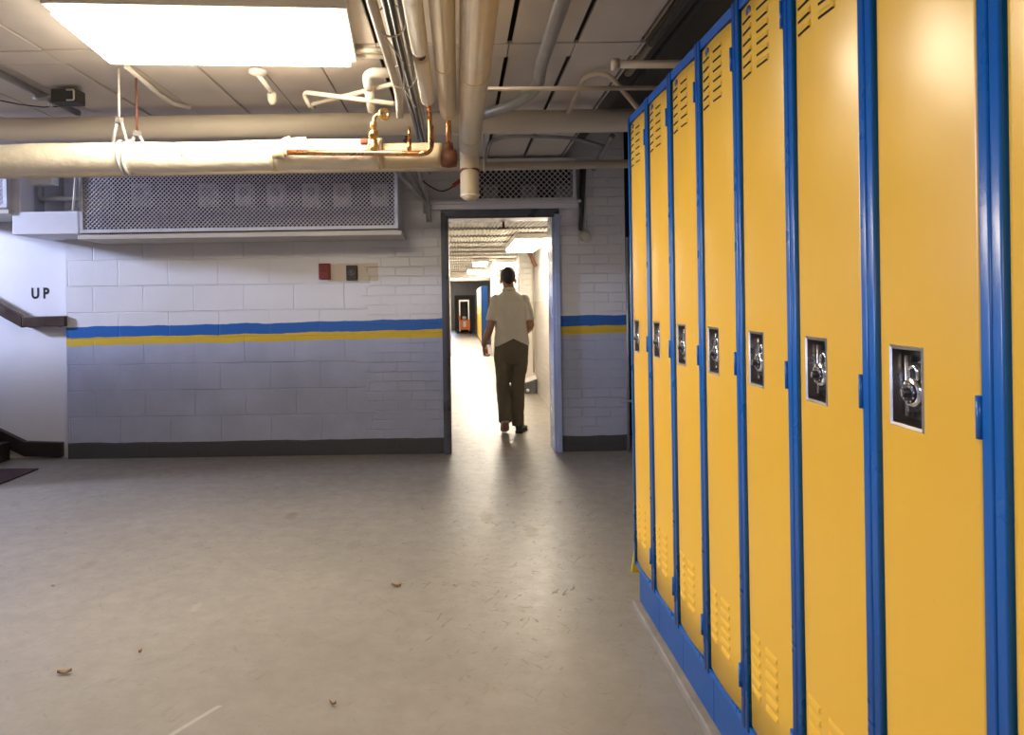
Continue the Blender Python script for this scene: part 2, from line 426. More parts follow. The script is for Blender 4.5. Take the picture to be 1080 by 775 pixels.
# corrugated deck in overlapping sheets: flutes run along the corridor, sheet ends show as rows of teeth
pitch = .042; npf = int(1.5/pitch); y0 = YW+.25; step = .87; k = 0
while y0 < 18.2:
    y1 = min(y0+step+.02, 18.2); zz = HC+(.0 if k % 2 else .0); vs = []; fs = []
    zn, zf = HC, HC+.022
    for j in range(npf+1):
        xx = -.29+j*pitch
        for q, dz in ((0, 0), (.35, 0), (.5, .016), (.85, .016)):
            vs.append((xx+q*pitch, y0, zn+dz)); vs.append((xx+q*pitch, y1, zf+dz))
    for i in range(len(vs)//2-1): fs.append((2*i, 2*i+1, 2*i+3, 2*i+2))
    hc.add(vs, fs, False)
    y0 += step; k += 1
struct(hc, 'ceiling_corridor', M['hall_ceiling'])
struct(MB().box((-.5, YW+.25, HC+.05), (1.36, 18.4, HC+.14)), 'ceiling_corridor_slab', M['plaster'])
struct(MB().box((-1.8, 18.4, 2.5), (2.4, 36.2, 2.6)), 'ceiling_far', M['plaster'])
struct(MB().box((-1.8, 18.4, 0), (-1.6, 36.2, 2.6)), 'wall_far_left', M['plaster'])
struct(MB().box((2.2, 18.4, 0), (2.4, 36.2, 2.6)), 'wall_far_right', M['plaster'])
struct(MB().box((-1.8, 36.0, 0), (2.4, 36.2, 2.6)), 'wall_far', M['plaster'])

def lamp_fixture(x0, x1, y0, y1, zb, ht, lens, label, group=None, rim=.02, drop=-.002, yaw=0):
    t = empty('ceiling_light', ((x0+x1)/2, (y0+y1)/2, zb), label, 'ceiling light', group); t.rotation_euler = (0, 0, yaw)
    dx, dy = (x1-x0)/2, (y1-y0)/2
    b = MB(); b.box((-dx-rim, -dy-rim, .012), (dx+rim, dy+rim, ht))
    b.box((-dx-rim, -dy-rim, 0), (-dx, dy+rim, .012)); b.box((dx, -dy-rim, 0), (dx+rim, dy+rim, .012))
    b.box((-dx, -dy-rim, 0), (dx, -dy, .012)); b.box((-dx, dy, 0), (dx, dy+rim, .012))
    b.build('housing', M['whitemetal'], t, .003)
    g = MB(); g.box((-dx, -dy, -drop), (dx, dy, .0115)); g.build('diffuser', lens, t)
    return t
lamp_fixture(-1.69, -.51, 2.96, 3.56, 2.627, CEIL-2.627-.006, M['lens'], 'glowing white fluorescent ceiling light above the insulated pipe', rim=.03, drop=.035, yaw=.08)
for i, (xa, xb, ya, yb, lab) in enumerate((
    (.67, 1.03, 8.05, 9.75, 'nearest bright fluorescent light on the corridor ceiling, above the walking person'),
    (.67, 1.03, 12.9, 14.4, 'second bright fluorescent light along the right of the corridor ceiling'),
    (.55, .95, 16.6, 17.9, 'bright fluorescent light just before the far doorway, beside the head'),
    (.28, .52, 12.6, 13.4, 'small bright light on the corridor ceiling left of the second fixture'),
    (.22, .50, 15.9, 16.9, 'small bright light over the far doorway at corridor end'))):
    lamp_fixture(xa, xb, ya, yb, 2.095, HC-2.095, M['lens_hall'], lab, 'corridor ceiling lights', drop=.035)
# ------------------------------------------------------------------ lockers
XF = .766; LW = .3048; CURB = .04; FAR = 3.146
def door_mesh():
    """pressed door: gently crowned sheet with a hole for the latch recess and folded edges"""
    y0, y1, z0, z1 = -.126, .126, .188, 2.113
    hy0, hy1, hz0, hz1 = .0, .088, 1.116, 1.251
    ys = [y0, y0+.003, y0+.009, -.09, -.045, hy0, .03, .06, hy1, y1-.009, y1-.003, y1]
    zs = [z0, z0+.004, .35, .55, .75, .95, hz0, 1.18, hz1, 1.4, 1.6, 1.75, 1.85, 1.95, 2.05, z1-.004, z1]
    mb = MB(); idx = {}; vs = []
    def xx(y, z):
        y = max(-.126, min(.126, y)); edge = y in (y0, y1) or z in (z0, z1)
        u = y/.126; v = (z-1.15)/.96
        bow = .002*(1-v*v) + .0068*(1-u*u)
        return .013 if edge else .005-bow
    for i, y in enumerate(ys):
        for j, z in enumerate(zs):
            idx[i, j] = len(vs); vs.append((xx(y, z), y, z))
    fs = []
    for i in range(len(ys)-1):
        for j in range(len(zs)-1):
            if ys[i] >= hy0 and ys[i+1] <= hy1 and zs[j] >= hz0 and zs[j+1] <= hz1: continue
            fs.append((idx[i, j], idx[i+1, j], idx[i+1, j+1], idx[i, j+1]))
    mb.add(vs, fs, True)
    # folded returns
    for (a, b) in (((y0, z0), (y0, z1)), ((y0, z1), (y1, z1)), ((y1, z1), (y1, z0)), ((y1, z0), (y0, z0))):
        mb.add([(.013, *a), (.013, *b), (.03, *b), (.03, *a)], [(0, 1, 2, 3)])
    return mb
def louver_mesh(z0):
    mb = MB()
    for zb in [z0+.029*k for k in range(6)]:
        for (ya, yb) in ((.045, .113), (-.053, .015)):
            d = .0045; hh = .015
            v_ = (zb-1.15)/.96
            fx = lambda y: .0052-.002*(1-v_*v_)-.0068*(1-(y/.126)**2)
            t0, t1 = (fx(ya), ya+.003, zb+hh), (fx(yb), yb-.003, zb+hh)
            b0, b1 = (fx(ya)-d, ya+.006, zb), (fx(yb)-d, yb-.006, zb)
            s0, s1 = (fx(ya), ya, zb), (fx(yb), yb, zb)
            m0, m1 = (fx(ya)-d*.75, ya+.005, zb+hh*.5), (fx(yb)-d*.75, yb-.005, zb+hh*.5)
            mb.add([t0, t1, m0, m1, b0, b1, s0, s1], [(0, 1, 3, 2), (2, 3, 5, 4), (0, 2, 6), (2, 4, 6), (1, 7, 3), (3, 7, 5)], False, 0)
            mb.add([(b0[0]+.0004, b0[1]+.001, zb+.0006), (b1[0]+.0004, b1[1]-.001, zb+.0006), (fx(yb)-.001, yb-.002, zb-.0035), (fx(ya)-.001, ya+.002, zb-.0035)], [(0, 1, 2, 3)], False, 1)
    return mb
def make_locker():
    root = empty('locker', (0, 0, 0), 'x', 'locker')
    c = MB(); hw = LW/2-.0006
    for s in (-1, 1): c.box((.02, min(s*hw, s*(hw-.004)), .17), (.38, max(s*hw, s*(hw-.004)), 2.148))
    c.box((.376, -hw, .17), (.38, hw, 2.148)); c.box((.02, -hw, 2.143), (.38, hw, 2.148)); c.box((.02, -hw, .17), (.38, hw, .175))
    c.box((.034, -.128, .188), (.036, .128, 2.113))
    c.build('cabinet', M['blue'], root)
    f = MB()
    for s in (-1, 1):
        yo, yi = s*hw, s*(hw-.0225); prof = [(.03, yo)]
        for q in range(7): a = PI/2*q/6; prof.append((-.004+.0045*(1-math.sin(a)), yo-s*.0045*(1-math.cos(a))))
        for q in range(7): a = PI/2*q/6; prof.append((-.004+.0045*(1-math.cos(a)), yi+s*.0045*(1-math.sin(a))))
        prof.append((.03, yi)); npf_ = len(prof)
        f.add([(x, y, z) for z in (.168, 2.1485) for (x, y) in prof], [(j, j+1, npf_+j+1, npf_+j) for j in range(npf_-1)], True)
        f.add([(x, y, z) for z in (.168, 2.1485) for (x, y) in prof], [tuple(range(npf_)), tuple(range(2*npf_-1, npf_-1, -1))])
    f.box((0, -hw+.0225, 2.118), (.03, hw-.0225, 2.1485)); f.box((0, -hw+.0225, .168), (.03, hw-.0225, .184))
    f.build('frame', M['blue'], root)
    b = MB(); b.box((.02, -hw, 0), (.3, hw, .167)); b.build('base_plate', M['base_shaded_blue'], root, .002)
    door = door_mesh().build('door', M['yellow'], root)
    # latch recess: stainless pan with a rolled rim
    r = MB(); hy0, hy1, hz0, hz1 = .0, .088, 1.116, 1.251; dp = .032
    ins = .004
    o = [(-.0025, hy0-.005, hz0-.005), (.001, hy1+.005, hz0-.005), (.001, hy1+.005, hz1+.005), (-.0025, hy0-.005, hz1+.005)]
    i1 = [(-.0062, hy0-.002, hz0-.002), (-.0030, hy1+.002, hz0-.002), (-.0030, hy1+.002, hz1+.002), (-.0062, hy0-.002, hz1+.002)]
    i2 = [(-.004, hy0+.003, hz0+.003), (-.001, hy1-.003, hz0+.003), (-.001, hy1-.003, hz1-.003), (-.004, hy0+.003, hz1-.003)]
    i3 = [(dp, hy0+.008, hz0+.008), (dp, hy1-.008, hz0+.008), (dp, hy1-.008, hz1-.008), (dp, hy0+.008, hz1-.008)]
    vs = o+i1+i2+i3; fs = []
    for q in range(3):
        for j in range(4): fs.append((q*4+j, q*4+(j+1) % 4, q*4+4+(j+1) % 4, q*4+4+j))
    r.add(vs[:12], fs[:8]); r.add(vs[8:], [(a-8, b-8, c-8, d-8) for (a, b, c, d) in fs[8:]]+[(4, 5, 6, 7)], False, 1)
    r.build('latch_recess', [M['steel'], M['darksteel']], door)
    hs = MB(); hs.box((.012, .018, 1.226), (.031, .034, 1.2285)); hs.box((.006, .052, 1.14), (.031, .055, 1.225)); hs.tube([(.018, .072, 1.13), (.018, .072, 1.236)], .005, 10)
    hs.build('latch_lever', M['steel'], door)
    for z0 in (1.925, .30): louver_mesh(z0).build('louvers', [M['yellow'], M['black']], door)
    npl = MB(); npl.lathe((.0005, .065, 2.088), (-1, 0, 0), [(.014, 0), (.014, .0025), (.011, .0035)], 20)
    np_ = npl.build('number_plate', M['navy'], door); np_.scale = (1, 1, 1)
    for zc in (2.0, 1.16, .30):
        hb = MB(); hb.tube([(-.003, -.127, zc-.032), (-.003, -.127, zc+.032)], .0055, 12)
        hb.box((-.0035, -.127, zc-.03), (.006, -.118, zc+.03))
        hb.build('hinge', M['blue'], door)
    return root
def make_padlock():
    root = empty('padlock', (0, 0, 0), 'x', 'padlock')
    b = MB(); b.lathe((.026, 0, 0), (-1, 0, 0), [(.0225, 0), (.025, .003), (.025, .014), (.0225, .0175)], 32); b.build('case', M['chrome'], root)
    d = MB(); d.lathe((.0088, 0, 0), (-1, 0, 0), [(.018, 0), (.018, .003), (.014, .004), (.0085, .0045), (.0075, .013), (.005, .014)], 28); dd = d.build('dial', M['blackplastic'], root)
    k = MB()
    for q in range(10):
        a = 2*PI*q/10; y, z = math.cos(a)*.0157, math.sin(a)*.0157
        k.box((.0047, y-.0014, z-.0014), (.0053, y+.0014, z+.0014))
    k.box((-.0062, -.0012, -.006), (-.0048, .0012, .006))
    k.build('dial_marks', M['wire'], dd)
    s = MB(); s.tube(fillet([(.018, -.011, .012), (.018, -.011, .044), (.018, .011, .044), (.018, .011, .012)], .011), .0036, 12); s.build('shackle', M['chrome'], root)
    return root
L0 = make_locker(); P0 = make_padlock()
ords = ['farthest yellow locker in the row, at the end near the doorway', 'second yellow locker from the doorway end of the row',
        'third yellow locker from the doorway end of the row', 'fourth yellow locker from the doorway end, middle of the row',
        'fifth yellow locker from the doorway end of the row', 'sixth yellow locker from the doorway end, two before the edge',
        'large near yellow locker with the bright lamp glare on its door', 'nearest yellow locker, only a sliver of it showing past the wide blue post']
pords = ['at the farthest yellow locker', 'on the second yellow locker from the doorway end', 'on the third yellow locker from the doorway end',
         'on the fourth yellow locker from the doorway end', 'on the fifth yellow locker from the doorway end',
         'on the sixth yellow locker from the doorway end', 'on the near yellow locker with lamp glare']
for i in range(8):
    o = L0 if i == 0 else copy_tree(L0)
    yc = FAR-(i+.5)*LW
    o.location = (XF, yc, CURB); o['label'] = ords[i]; o['group'] = 'row of yellow lockers'
    if i < 7:
        p = P0 if i == 0 else copy_tree(P0)
        p.location = (XF-.014, yc+.030, CURB+1.176); p['label'] = 'chrome dial padlock in the recess '+pords[i]; p['group'] = 'padlocks on the lockers'
        p.rotation_euler = (random.uniform(-.25, .25), 0, random.uniform(-.12, .12))
struct(MB().box((XF-.012, FAR-8*LW, 0), (XF+.4, FAR+.01, CURB)), 'trim_2', M['concrete'], .006, label='low concrete curb under the yellow lockers', cat='curb')

# yellow folding floor sign behind the locker end
t = empty('floor_sign', (1.0, 3.42, 0), 'yellow folding floor sign peeking out behind the last locker', 'floor sign')
for s in (-1, 1):
    m = MB(); bw, tw, hh = .145, .10, .6
    zs_ = [(0, bw, .17*s), (hh, tw, .02*s)]
    vs = []
    for (z, wd, yy) in zs_:
        for dx in (-wd, wd):
            for dy in (-.006, .006): vs.append((dx, yy+dy, z))
    m.add(vs, [(0, 2, 3, 1), (4, 5, 7, 6), (0, 4, 6, 2), (1, 3, 7, 5), (0, 1, 5, 4), (2, 6, 7, 3)])
    m.build('panel', M['signyellow'], t, .002)
m = MB(); m.tube([(-.1, 0, .6), (.1, 0, .6)], .022, 14); m.build('hinge', M['signyellow'], t)

# ------------------------------------------------------------------ pipes
def pipe(name, label, cat, pts, r, mat, n=18, group=None, fil=None):
    pts = [Vector(p) for p in pts]
    if fil: pts = fillet(pts, fil)
    c = pts[0]
    o = MB().tube([p-c for p in pts], r, n).build(name, mat, None, loc=c)
    return tag(o, label, cat, group)

# A: insulated pipe in front
YA = 3.86; ZA = 2.198; RA = .082
xa0, xa1 = -4.2, P(467, 163, YA).x
A = empty('insulated_pipe', (xa1, YA, ZA), 'thick white insulated pipe under the ceiling light with ragged seams', 'pipe')
m = MB(); npt = 60; pts = []; rr = []
for i in range(npt+1):
    x = xa0+(P(402, 160, YA).x-xa0)*i/npt
    pts.append((x-xa1, .004*mnoise.noise((x*2.1, 0, 0)), .006*mnoise.noise((x*1.7, 3, 0)))); rr.append(RA*(1+.05*mnoise.noise((x*5, 7, 1))))
m.tube(pts, rr, 28); m.build('jacket', M['insul'], A)
m = MB(); pts = []; rr = []
for i in range(13):
    x = P(403, 160, YA).x+(xa1-P(403, 160, YA).x)*i/12
    pts.append((x-xa1, 0, -.012)); rr.append(RA*.83*(1+.04*mnoise.noise((x*14, 7, 1))))
m.tube(pts, rr, 24); m.build('end_sleeve', M['insul_cream'], A)
m = MB()
for px in (290, 402):
    x = P(px, 160, YA).x-xa1; m.tube([(x-.012, 0, 0), (x+.012, 0, 0)], RA*1.035, 28)
m.build('band', M['insul_cream'], A)
m = MB(); x = -3.0-xa1
for i in (1, 3, 4):   # torn flaps of jacket
    px = (66, 197, 257, 266, 330)[i]; p = P(px, 160, YA); x = p.x-xa1
    a = random.uniform(-.6, .2); 
    base = Vector((x, -RA*math.cos(a), RA*math.sin(a)))
    m.tube([base, base+Vector((.01, -.012, .012)), base+Vector((.03, -.016, .004)), base+Vector((.05, -.008, -.012))], [.003, .005, .004, .0015], 8)
m.build('torn_flap', M['insul'], A)

# hanger with two rods
hx1, hx2 = P(128, 150, YA).x, P(139.5, 150, YA).x
for j, (hx, yy, zt, lab, rm) in enumerate(((hx1, YA-.02, 2.41, 'pale rod hanger with strap holding the insulated pipe', 'whitemetal'), (hx2, YA+.06, 2.355, 'rusty rod hanger beside the pale one on the insulated pipe', 'rust'))):
    t = empty('pipe_hanger', (hx, yy, CEIL), lab, 'pipe hanger', 'pipe hangers')
    m = MB(); m.tube([(0, 0, 0), (0, 0, zt-CEIL-.03)], .0062, 10); m.build('rod', M[rm], t)
    m = MB(); m.lathe((0, 0, zt-CEIL-.03), (0, 0, 1), [(.018, 0), (.024, .006), (.024, .028), (.018, .034)], 6, smooth=False); m.build('nut', M['galv'], t)
    m = MB(); dzc = ZA-CEIL; dyc = YA-yy; pts = []
    for k in range(0, 25):
        a = PI/2+2*PI*k/24; pts.append((.03*math.sin(2*PI*k/24)*0+(.022 if j == 0 else -.018)*math.sin(PI*k/24), dyc+math.cos(a)*(RA+.008), dzc+math.sin(a)*(RA+.008)))
    m.tube(pts, (.004, .014) and .009, 8)
    m.tube(fillet([(-.035, 0, dzc+RA+.0), (-.012, 0, zt-CEIL-.02), (.012, 0, zt-CEIL-.02), (.04, 0, dzc+RA+.0)], .02), .0085, 8)
    m.build('strap', M['cageframe'], t)

# B: big plain pipe across the room
p0, p1 = P(-60, 130, 4.6), P(700, 131, 4.6)
ZB = 2.55
pipe('ceiling_pipe', 'large beige pipe running across the ceiling behind the insulated one', 'pipe', [(-8.0, 4.6, ZB), (1.955, 4.6, ZB)], .074, M['palepipe'], 28)
# C: slim pipe running the whole width
zc = 2.225
pipe('sprinkler_pipe', 'slim tan pipe running just below and behind the insulated pipe', 'pipe', [(-8.0, 4.95, 2.315), (1.955, 4.95, 2.335)], .03, M['beigepipe'], 18)
t = empty('pipe_hanger', P(510, 140, 4.95), 'thin strap hanger on the slim pipe beside the broad vertical drop', 'pipe hanger', 'pipe hangers')
m = MB(); m.tube([(0, 0, .25), (0, 0, -.20)], .006, 8); m.build('rod', M['wire'], t)
m = MB(); m.torus((0, 0, -.235), (1, 0, 0), .036, .006, 20, 8); m.build('strap', M['beigepipe'], t)

# D: broad lagged pipe along the room with drop
def lag_pipe(name, label, sl, dz, rfac, yend, drop_to, mat, bands, ystart=-3.2):
    X, Z = sl*dz, H+dz; r = rfac*dz
    o = empty(name, (X, yend, Z), label, 'pipe')
    m = MB()
    if drop_to is not None:
        pts = fillet([(0, ystart-yend, 0), (0, 0, 0), (0, 0, drop_to-Z)], r*1.3, 8)
        m.tube(pts, r, 28); m.ball((0, 0, drop_to-Z), (r, r, r*.5), 28, 8)
    else:
        m.tube([(0, ystart-yend, 0), (0, -r*.35, 0)], r, 28); m.ball((0, -r*.35, 0), (r, r*.35, r), 28, 12)
    m.build('lagging', mat, o)
    for (yb, w_) in bands: m = MB(); m.tube([(0, yb-yend-w_, 0), (0, yb-yend+w_, 0)], r*1.025, 28); m.build('joint_band', M['yellowtag'], o)
    return o, X, Z, r
D, DX, DZ, DR = lag_pipe('lagged_pipe', 'broadest cream lagged pipe, running toward the doorway and turning down', .083, 1.0, .0665, 4.55, None, M['insul_cream'], [(3.05, .004), (4.2, .004)])
m = MB()
m.tube(fillet([(0, -.05, 0), (0, .03, -.02), (0, .09, -.12), (0, .09, 2.09-DZ)], .06), .062, 24); m.ball((0, .09, 2.09-DZ), (.062, .062, .045), 24, 8)
m.build('drop_leg', M['insul_cream'], D)
m = MB(); m.torus((0, .09, -.145), (0, .25, 1), .062, .010, 24, 8); m.build('clamp', M['rust'], D)
m = MB(); m.torus((0, .09, -.30), (0, 0, 1), .062, .004, 24, 8); m.build('seam', M['insul'], D)
E, EX, EZ, ER = lag_pipe('lagged_pipe', 'middle cream lagged pipe left of the broadest one, ending in a copper stub', -.042, 1.0, .0445, 3.72, None, M['insul_cream'], [(2.95, .003)])
m = MB(); m.tube(fillet([(0, -.02, 0), (0, .1, 0), (0, .1, -.17)], .05), .015, 14)
m.build('copper_stub', M['copper'], E)
m = MB(); m.lathe((0, .1, -.22), (1, 0, 0), [(.02, -.045), (.045, -.04), (.052, 0), (.045, .04), (.02, .045)], 18); m.tube([(.0, .1, -.18), (0, .1, -.14)], .024, 14); m.build('elbow', M['rust'], E)
Fp, FX, FZ, FR = lag_pipe('lagged_pipe', 'narrow white lagged pipe with a burst gap in its jacket', -.139, 1.0, .034, 3.48, None, M['insul'], [], ystart=2.86)
m = MB(); m.tube([(0, -3.2-3.48, 0), (0, 2.78-3.48, 0)], .034, 22); m.build('rear_lagging', M['insul'], Fp)
m = MB(); m.tube([(0, 2.6-3.48, 0), (0, 2.95-3.48, 0)], .020, 16); m.build('bare_core', M['rust'], Fp)
m = MB(); m.tube(fillet([(0, -.02, 0), (0, .24, 0), (0, .24, -.20), (-.06, .24, -.215)], .04), .012, 12); m.build('copper_stub', M['copper'], Fp)

# G: conduits and cables alongside
pipe('conduit', 'pale conduit running along the ceiling just right of the light fixture', 'conduit', [(-.272, -3.2, H+1.0), (-.272, 3.35, H+1.0), (-.272, 3.42, H+.9)], .017, M['creampipe'], 14, 'overhead conduits', .05)
for k, (sx, dz, r, mt, yend, lab) in enumerate(((-.245, 1.06, .012, 'galv', 5.2, 'grey conduit next to the pale conduit under the ceiling'),
        (-.215, 1.03, .012, 'galv', 5.6, 'grey conduit in the middle of the overhead cable bundle'),
        (-.187, 1.05, .013, 'galv', 5.6, 'grey conduit at the inner side of the overhead cable bundle'),
        (-.20, .985, .007, 'cable', 4.6, 'thin black cable strapped beneath the grey conduits'),
        (-.23, 1.0, .006, 'cable', 4.3, 'thin dark cable sagging beside the pale conduit'))):
    pts = []
    for i in range(24):
        y = -2+(yend+2)*i/23
        wv = .012*mnoise.noise((y*1.3, k*5.1, 0)) if mt == 'cable' else .003*mnoise.noise((y*.9, k*3, 0))
        pts.append((sx+wv, y, H+dz+wv*.8))
    pipe('conduit' if mt == 'galv' else 'cable', lab, 'conduit' if mt == 'galv' else 'cable', pts, r, M[mt], 10, 'overhead conduits' if mt == 'galv' else 'overhead cables')
# straps round the bundle
m = MB(); c0 = Vector((-.23, 2.55, H+1.02))
for k in range(2):
    yy = k*.62; m.torus((.0, yy, 0), (0.1, 1, .15), .055, .0035, 24, 6)
m.tube([(-.02, .0, -.06), (.02, .3, -.05), (0, .6, -.065), (.03, .95, -.05)], .003, 6)
tag(m.build('cable_tie', M['wire'], None, loc=c0), 'pale wire ties looped round the overhead cable bundle', 'cable tie')
# diagonal conduits going down to the header left of the doorway
for k, (a, b, r, lab) in enumerate((((418, 180), (450, 214), .017, 'lower grey conduit slanting down to the left door corner'), ((428, 176), (447, 205), .014, 'short grey conduit slanting behind the tan pipe'), ((437, 170), (452, 214), .016, 'steep grey conduit dropping to the left door corner'))):
    p0, p1 = P(a[0]-10, a[1]-22, 5.3), P(b[0], b[1], 6.3); pm = P(b[0]+1.5, b[1]+20, 6.36)
    pipe('conduit', lab, 'conduit', [p0, P(a[0], a[1], 5.5), p1, pm], r, M['galv'], 12, 'slanting conduits by the door', .08)
pts = [P(440, 185, 6.2), P(452, 196, 6.2), P(466, 203, 6.2), P(478, 197, 6.2), P(486, 188, 6.2)]
pipe('cable', 'thin dark wire looping above the doorway with red plug', 'cable', fillet(pts, .1), .006, M['cable'], 8)
m = MB(); p = P(478, 196, 6.18); m.tube([(0, 0, 0), (.07, 0, .05)], .018, 10); tag(m.build('cable_plug', M['redtag'], None, loc=p), 'small red plug on the wire above the doorway', 'plug')

# H: copper run in front of the insulated pipe
YH = YA-RA-.03
t = empty('copper_pipe', P(394, 161, YH), 'copper pipe with a riser running along the insulated pipe', 'pipe')
o0 = P(394, 161, YH)
def rel(px, py, Y=YH): return P(px, py, Y)-o0
m = MB(); m.tube(fillet([rel(297, 160.5), rel(455.5, 162), rel(454, 132)], .06), .0155, 16); m.build('main_run', M['copper'], t)
m = MB(); m.tube([rel(288, 160.5), rel(300, 160.5)], .036, 20); m.tube([rel(300, 160.5), rel(303, 160.5)], .026, 18); m.build('end_cap', M['insul_cream'], t)
m = MB(); m.tube(fillet([rel(394, 160), rel(394.5, 122), rel(404, 119.5)], .03), .0115, 14); m.build('riser', M['copper'], t)
m = MB(); a = rel(394, 160); z_ = Vector((0, 0, 1))
m.lathe(a+z_*.0, z_, [(.016, 0), (.024, .01), (.024, .04), (.019, .045), (.019, .075), (.026, .08), (.026, .11), (.016, .115)], 16)
m.lathe(a+z_*.125, z_, [(.014, 0), (.019, .004), (.019, .03), (.014, .034)], 12); m.build('coupling', M['brass'], t)
m = MB(); m.torus(rel(405, 120.5, YH-.01), (.5, -1, .1), .024, .011, 24, 10); m.build('ring', M['brass'], t)
m = MB(); a = rel(384, 149.5); m.lathe(a, (1, 0, 0), [(.014, -.02), (.018, -.015), (.018, .015), (.014, .02)], 6, smooth=False); m.build('bleed_plug', M['rust'], t)
m = MB(); m.tube([rel(431.5, 162), rel(431.5, 147)], .0125, 12); m.tube([rel(431.5, 147), rel(431.5, 134)], .008, 12); m.build('branch', M['copper'], t)
m = MB(); m.tube([rel(300, 147.5, YA-.03), rel(323, 146, YA-.03)], .009, 10); m.tube(fillet([rel(297, 151, YA-.05), rel(300, 147, YA-.05), rel(306, 146, YA-.05)], .02), .012, 10); m.build('valve_lever', M['whitemetal'], t)

# I: white pipes by the fixture
t = pipe('bent_pipe', 'slim white pipe crossing below the ceiling right of the fixture', 'pipe', [P(327, 113, 4.05), P(319, 97, 4.0), P(416, 109.5, 3.75)], .013, M['creampipe'], 12, 'white ceiling pipes', .05)
pipe('bent_pipe', 'slim white pipe rising to the right behind the crossing one', 'pipe', [P(331, 114, 4.2), P(329, 110, 4.15), P(417, 88, 3.7)], .013, M['creampipe'], 12, 'white ceiling pipes', .05)
t = empty('elbow_pipe', P(386, 80, 3.7), 'stout white elbow pipe beside the corner of the ceiling light', 'pipe')
o0 = P(386, 80, 3.7)
m = MB(); m.tube(fillet([P(416, 76.5, 3.7)-o0, P(386.5, 77, 3.7)-o0, P(389, 94, 3.75)-o0], .05), .026, 18); m.build('elbow', M['whitemetal'], t)
m = MB(); m.tube([P(389, 94, 3.75)-o0, P(392, 116, 3.9)-o0], .024, 16); m.build('stub', M['insul'], t)
m = MB()
for (ya, r) in ((50.5, .011), (56, .007), (64.5, .006)): pass
pipe('conduit', 'upper short white tube between the light fixture and the pale conduit', 'conduit', [P(376, 51, 3.57), P(408, 53, 3.57)], .014, M['creampipe'], 12, 'short white tubes')
pipe('conduit', 'lower short white tube between the light fixture and the pale conduit', 'conduit', [P(376, 58, 3.67), P(409, 60, 3.67)], .014, M['creampipe'], 12, 'short white tubes')

# J: dark conduit right of the lagged pipes
pipe('duct', 'dark grey conduit bending behind the broadest lagged pipe', 'conduit', [(.40, -2, H+1.17), (.425, 3.55, H+1.17), P(568, 93, 3.85), P(540, 112, 4.15), P(505, 122, 4.3)], .031, M['galv'], 18, None, .25)
pipe('ceiling_pipe', 'thin tan pipe crossing under the ceiling toward the locker tops', 'pipe', [P(512, 94, 3.5), P(715, 92.5, 3.5)], .0115, M['beigepipe'], 12)
t = empty('stub_pipe', P(648, 68, 3.3), 'short tan pipe with flanged end above the farthest lockers', 'pipe'); o0 = P(648, 68, 3.3)
m = MB(); m.tube([Vector((0, 0, 0)), Vector((1.96, 3.3, o0.z-.01))-o0], .019, 16); m.build('body', M['beigepipe'], t)
m = MB(); m.tube([Vector((-.012, 0, 0)), Vector((.02, 0, 0))], .028, 18); m.build('flange', M['beigepipe'], t)
pipe('bent_pipe', 'arched tan conduit curving down behind the locker tops', 'pipe', [P(590, 140, 4.9), P(617, 80, 3.99), P(640, 76, 3.94), P(676, 118, 3.9)], .014, M['beigepipe'], 12, None, .22)
pipe('conduit', 'pale conduit running in the dark slot above the lockers', 'conduit', [(1.075, -2, 2.8), (1.075, 4.4, 2.8)], .03, M['beigepipe'], 14)
pipe('conduit', 'thin dark conduit above the locker tops beside the pale one', 'conduit', [(1.16, -2, 2.78), (1.16, 4.8, 2.78)], .018, M['cable'], 12)
pipe('conduit', 'thin dark conduit along the ceiling edge above the lockers', 'conduit', [(.985, -2, 2.665), (.985, 3.55, 2.665)], .016, M['cable'], 12)
pipe('conduit', 'curved grey conduit below the big pipe above the doorway', 'conduit', [P(512, 172, 5.9), P(515, 150, 5.7), P(535, 143, 5.38), P(605, 145, 5.4), P(637, 154, 5.5)], .014, M['galv'], 12, None, .15)
pipe('conduit', 'diagonal grey pipe brace right of the small mesh cage', 'conduit', [P(646, 143, 5.7), P(626, 178, 6.2)], .024, M['galv'], 12)
pipe('conduit', 'vertical grey conduit at the wall end beside the lockers', 'conduit', [P(661.5, 250, 6.4), P(663, 480, 6.4)], .012, M['galv'], 10)
pipe('conduit', 'short grey pipe stub low on the wall end beside the lockers', 'conduit', [P(655, 423, 6.3), P(672, 423, 6.3)], .012, M['galv'], 10)
# left-hand ceiling conduit + box, lamp stub, batten
pipe('conduit', 'grey conduit along the ceiling at the left edge', 'conduit', [(-2.40, -3.2, 2.65), (-2.46, 4.6, 2.65)], .02, M['galv'], 12)
t = empty('junction_box', P(72, 103, 4.15), 'dark junction box on the ceiling conduit at the left', 'junction box')
m = MB(); m.box((-.075, -.05, -.04), (.075, .05, .04)); m.build('case', M['cable'], t, .004)
m = MB(); m.tube(fillet([(.02, -.055, -.03), (.062, -.055, -.03), (.062, -.055, .03), (.02, -.055, .03)], .01), .005, 8); m.build('clip', M['wire'], t)
m = MB(); m.tube(fillet([(-.075, -.02, 0), (-.14, -.02, -.01), (-.2, .0, .0)], .04), .014, 10); m.tube([(-.09, -.03, -.03), (-.085, -.03, -.06)], .012, 10); m.build('gland', M['galv'], t)
pipe('cable', 'thin black wire sagging along the ceiling at far left', 'cable', [P(-10, 104, 4.28), P(20, 110, 4.34), P(45, 113, 4.36), P(66, 112, 4.4)], .004, M['cable'], 8)
pipe('cable_trunking', 'thin white strip running back from the fixture along the ceiling', 'trunking', [P(133, 70, 3.77), P(168, 100, 4.27), P(182, 109, 4.46), P(200, 113.5, 4.56)], .014, M['whitemetal'], 8)
t = empty('lamp_holder', P(272, 82, 3.9), 'white stub lamp holder on the ceiling behind the light fixture', 'lamp holder'); o0 = P(272, 82, 3.9)
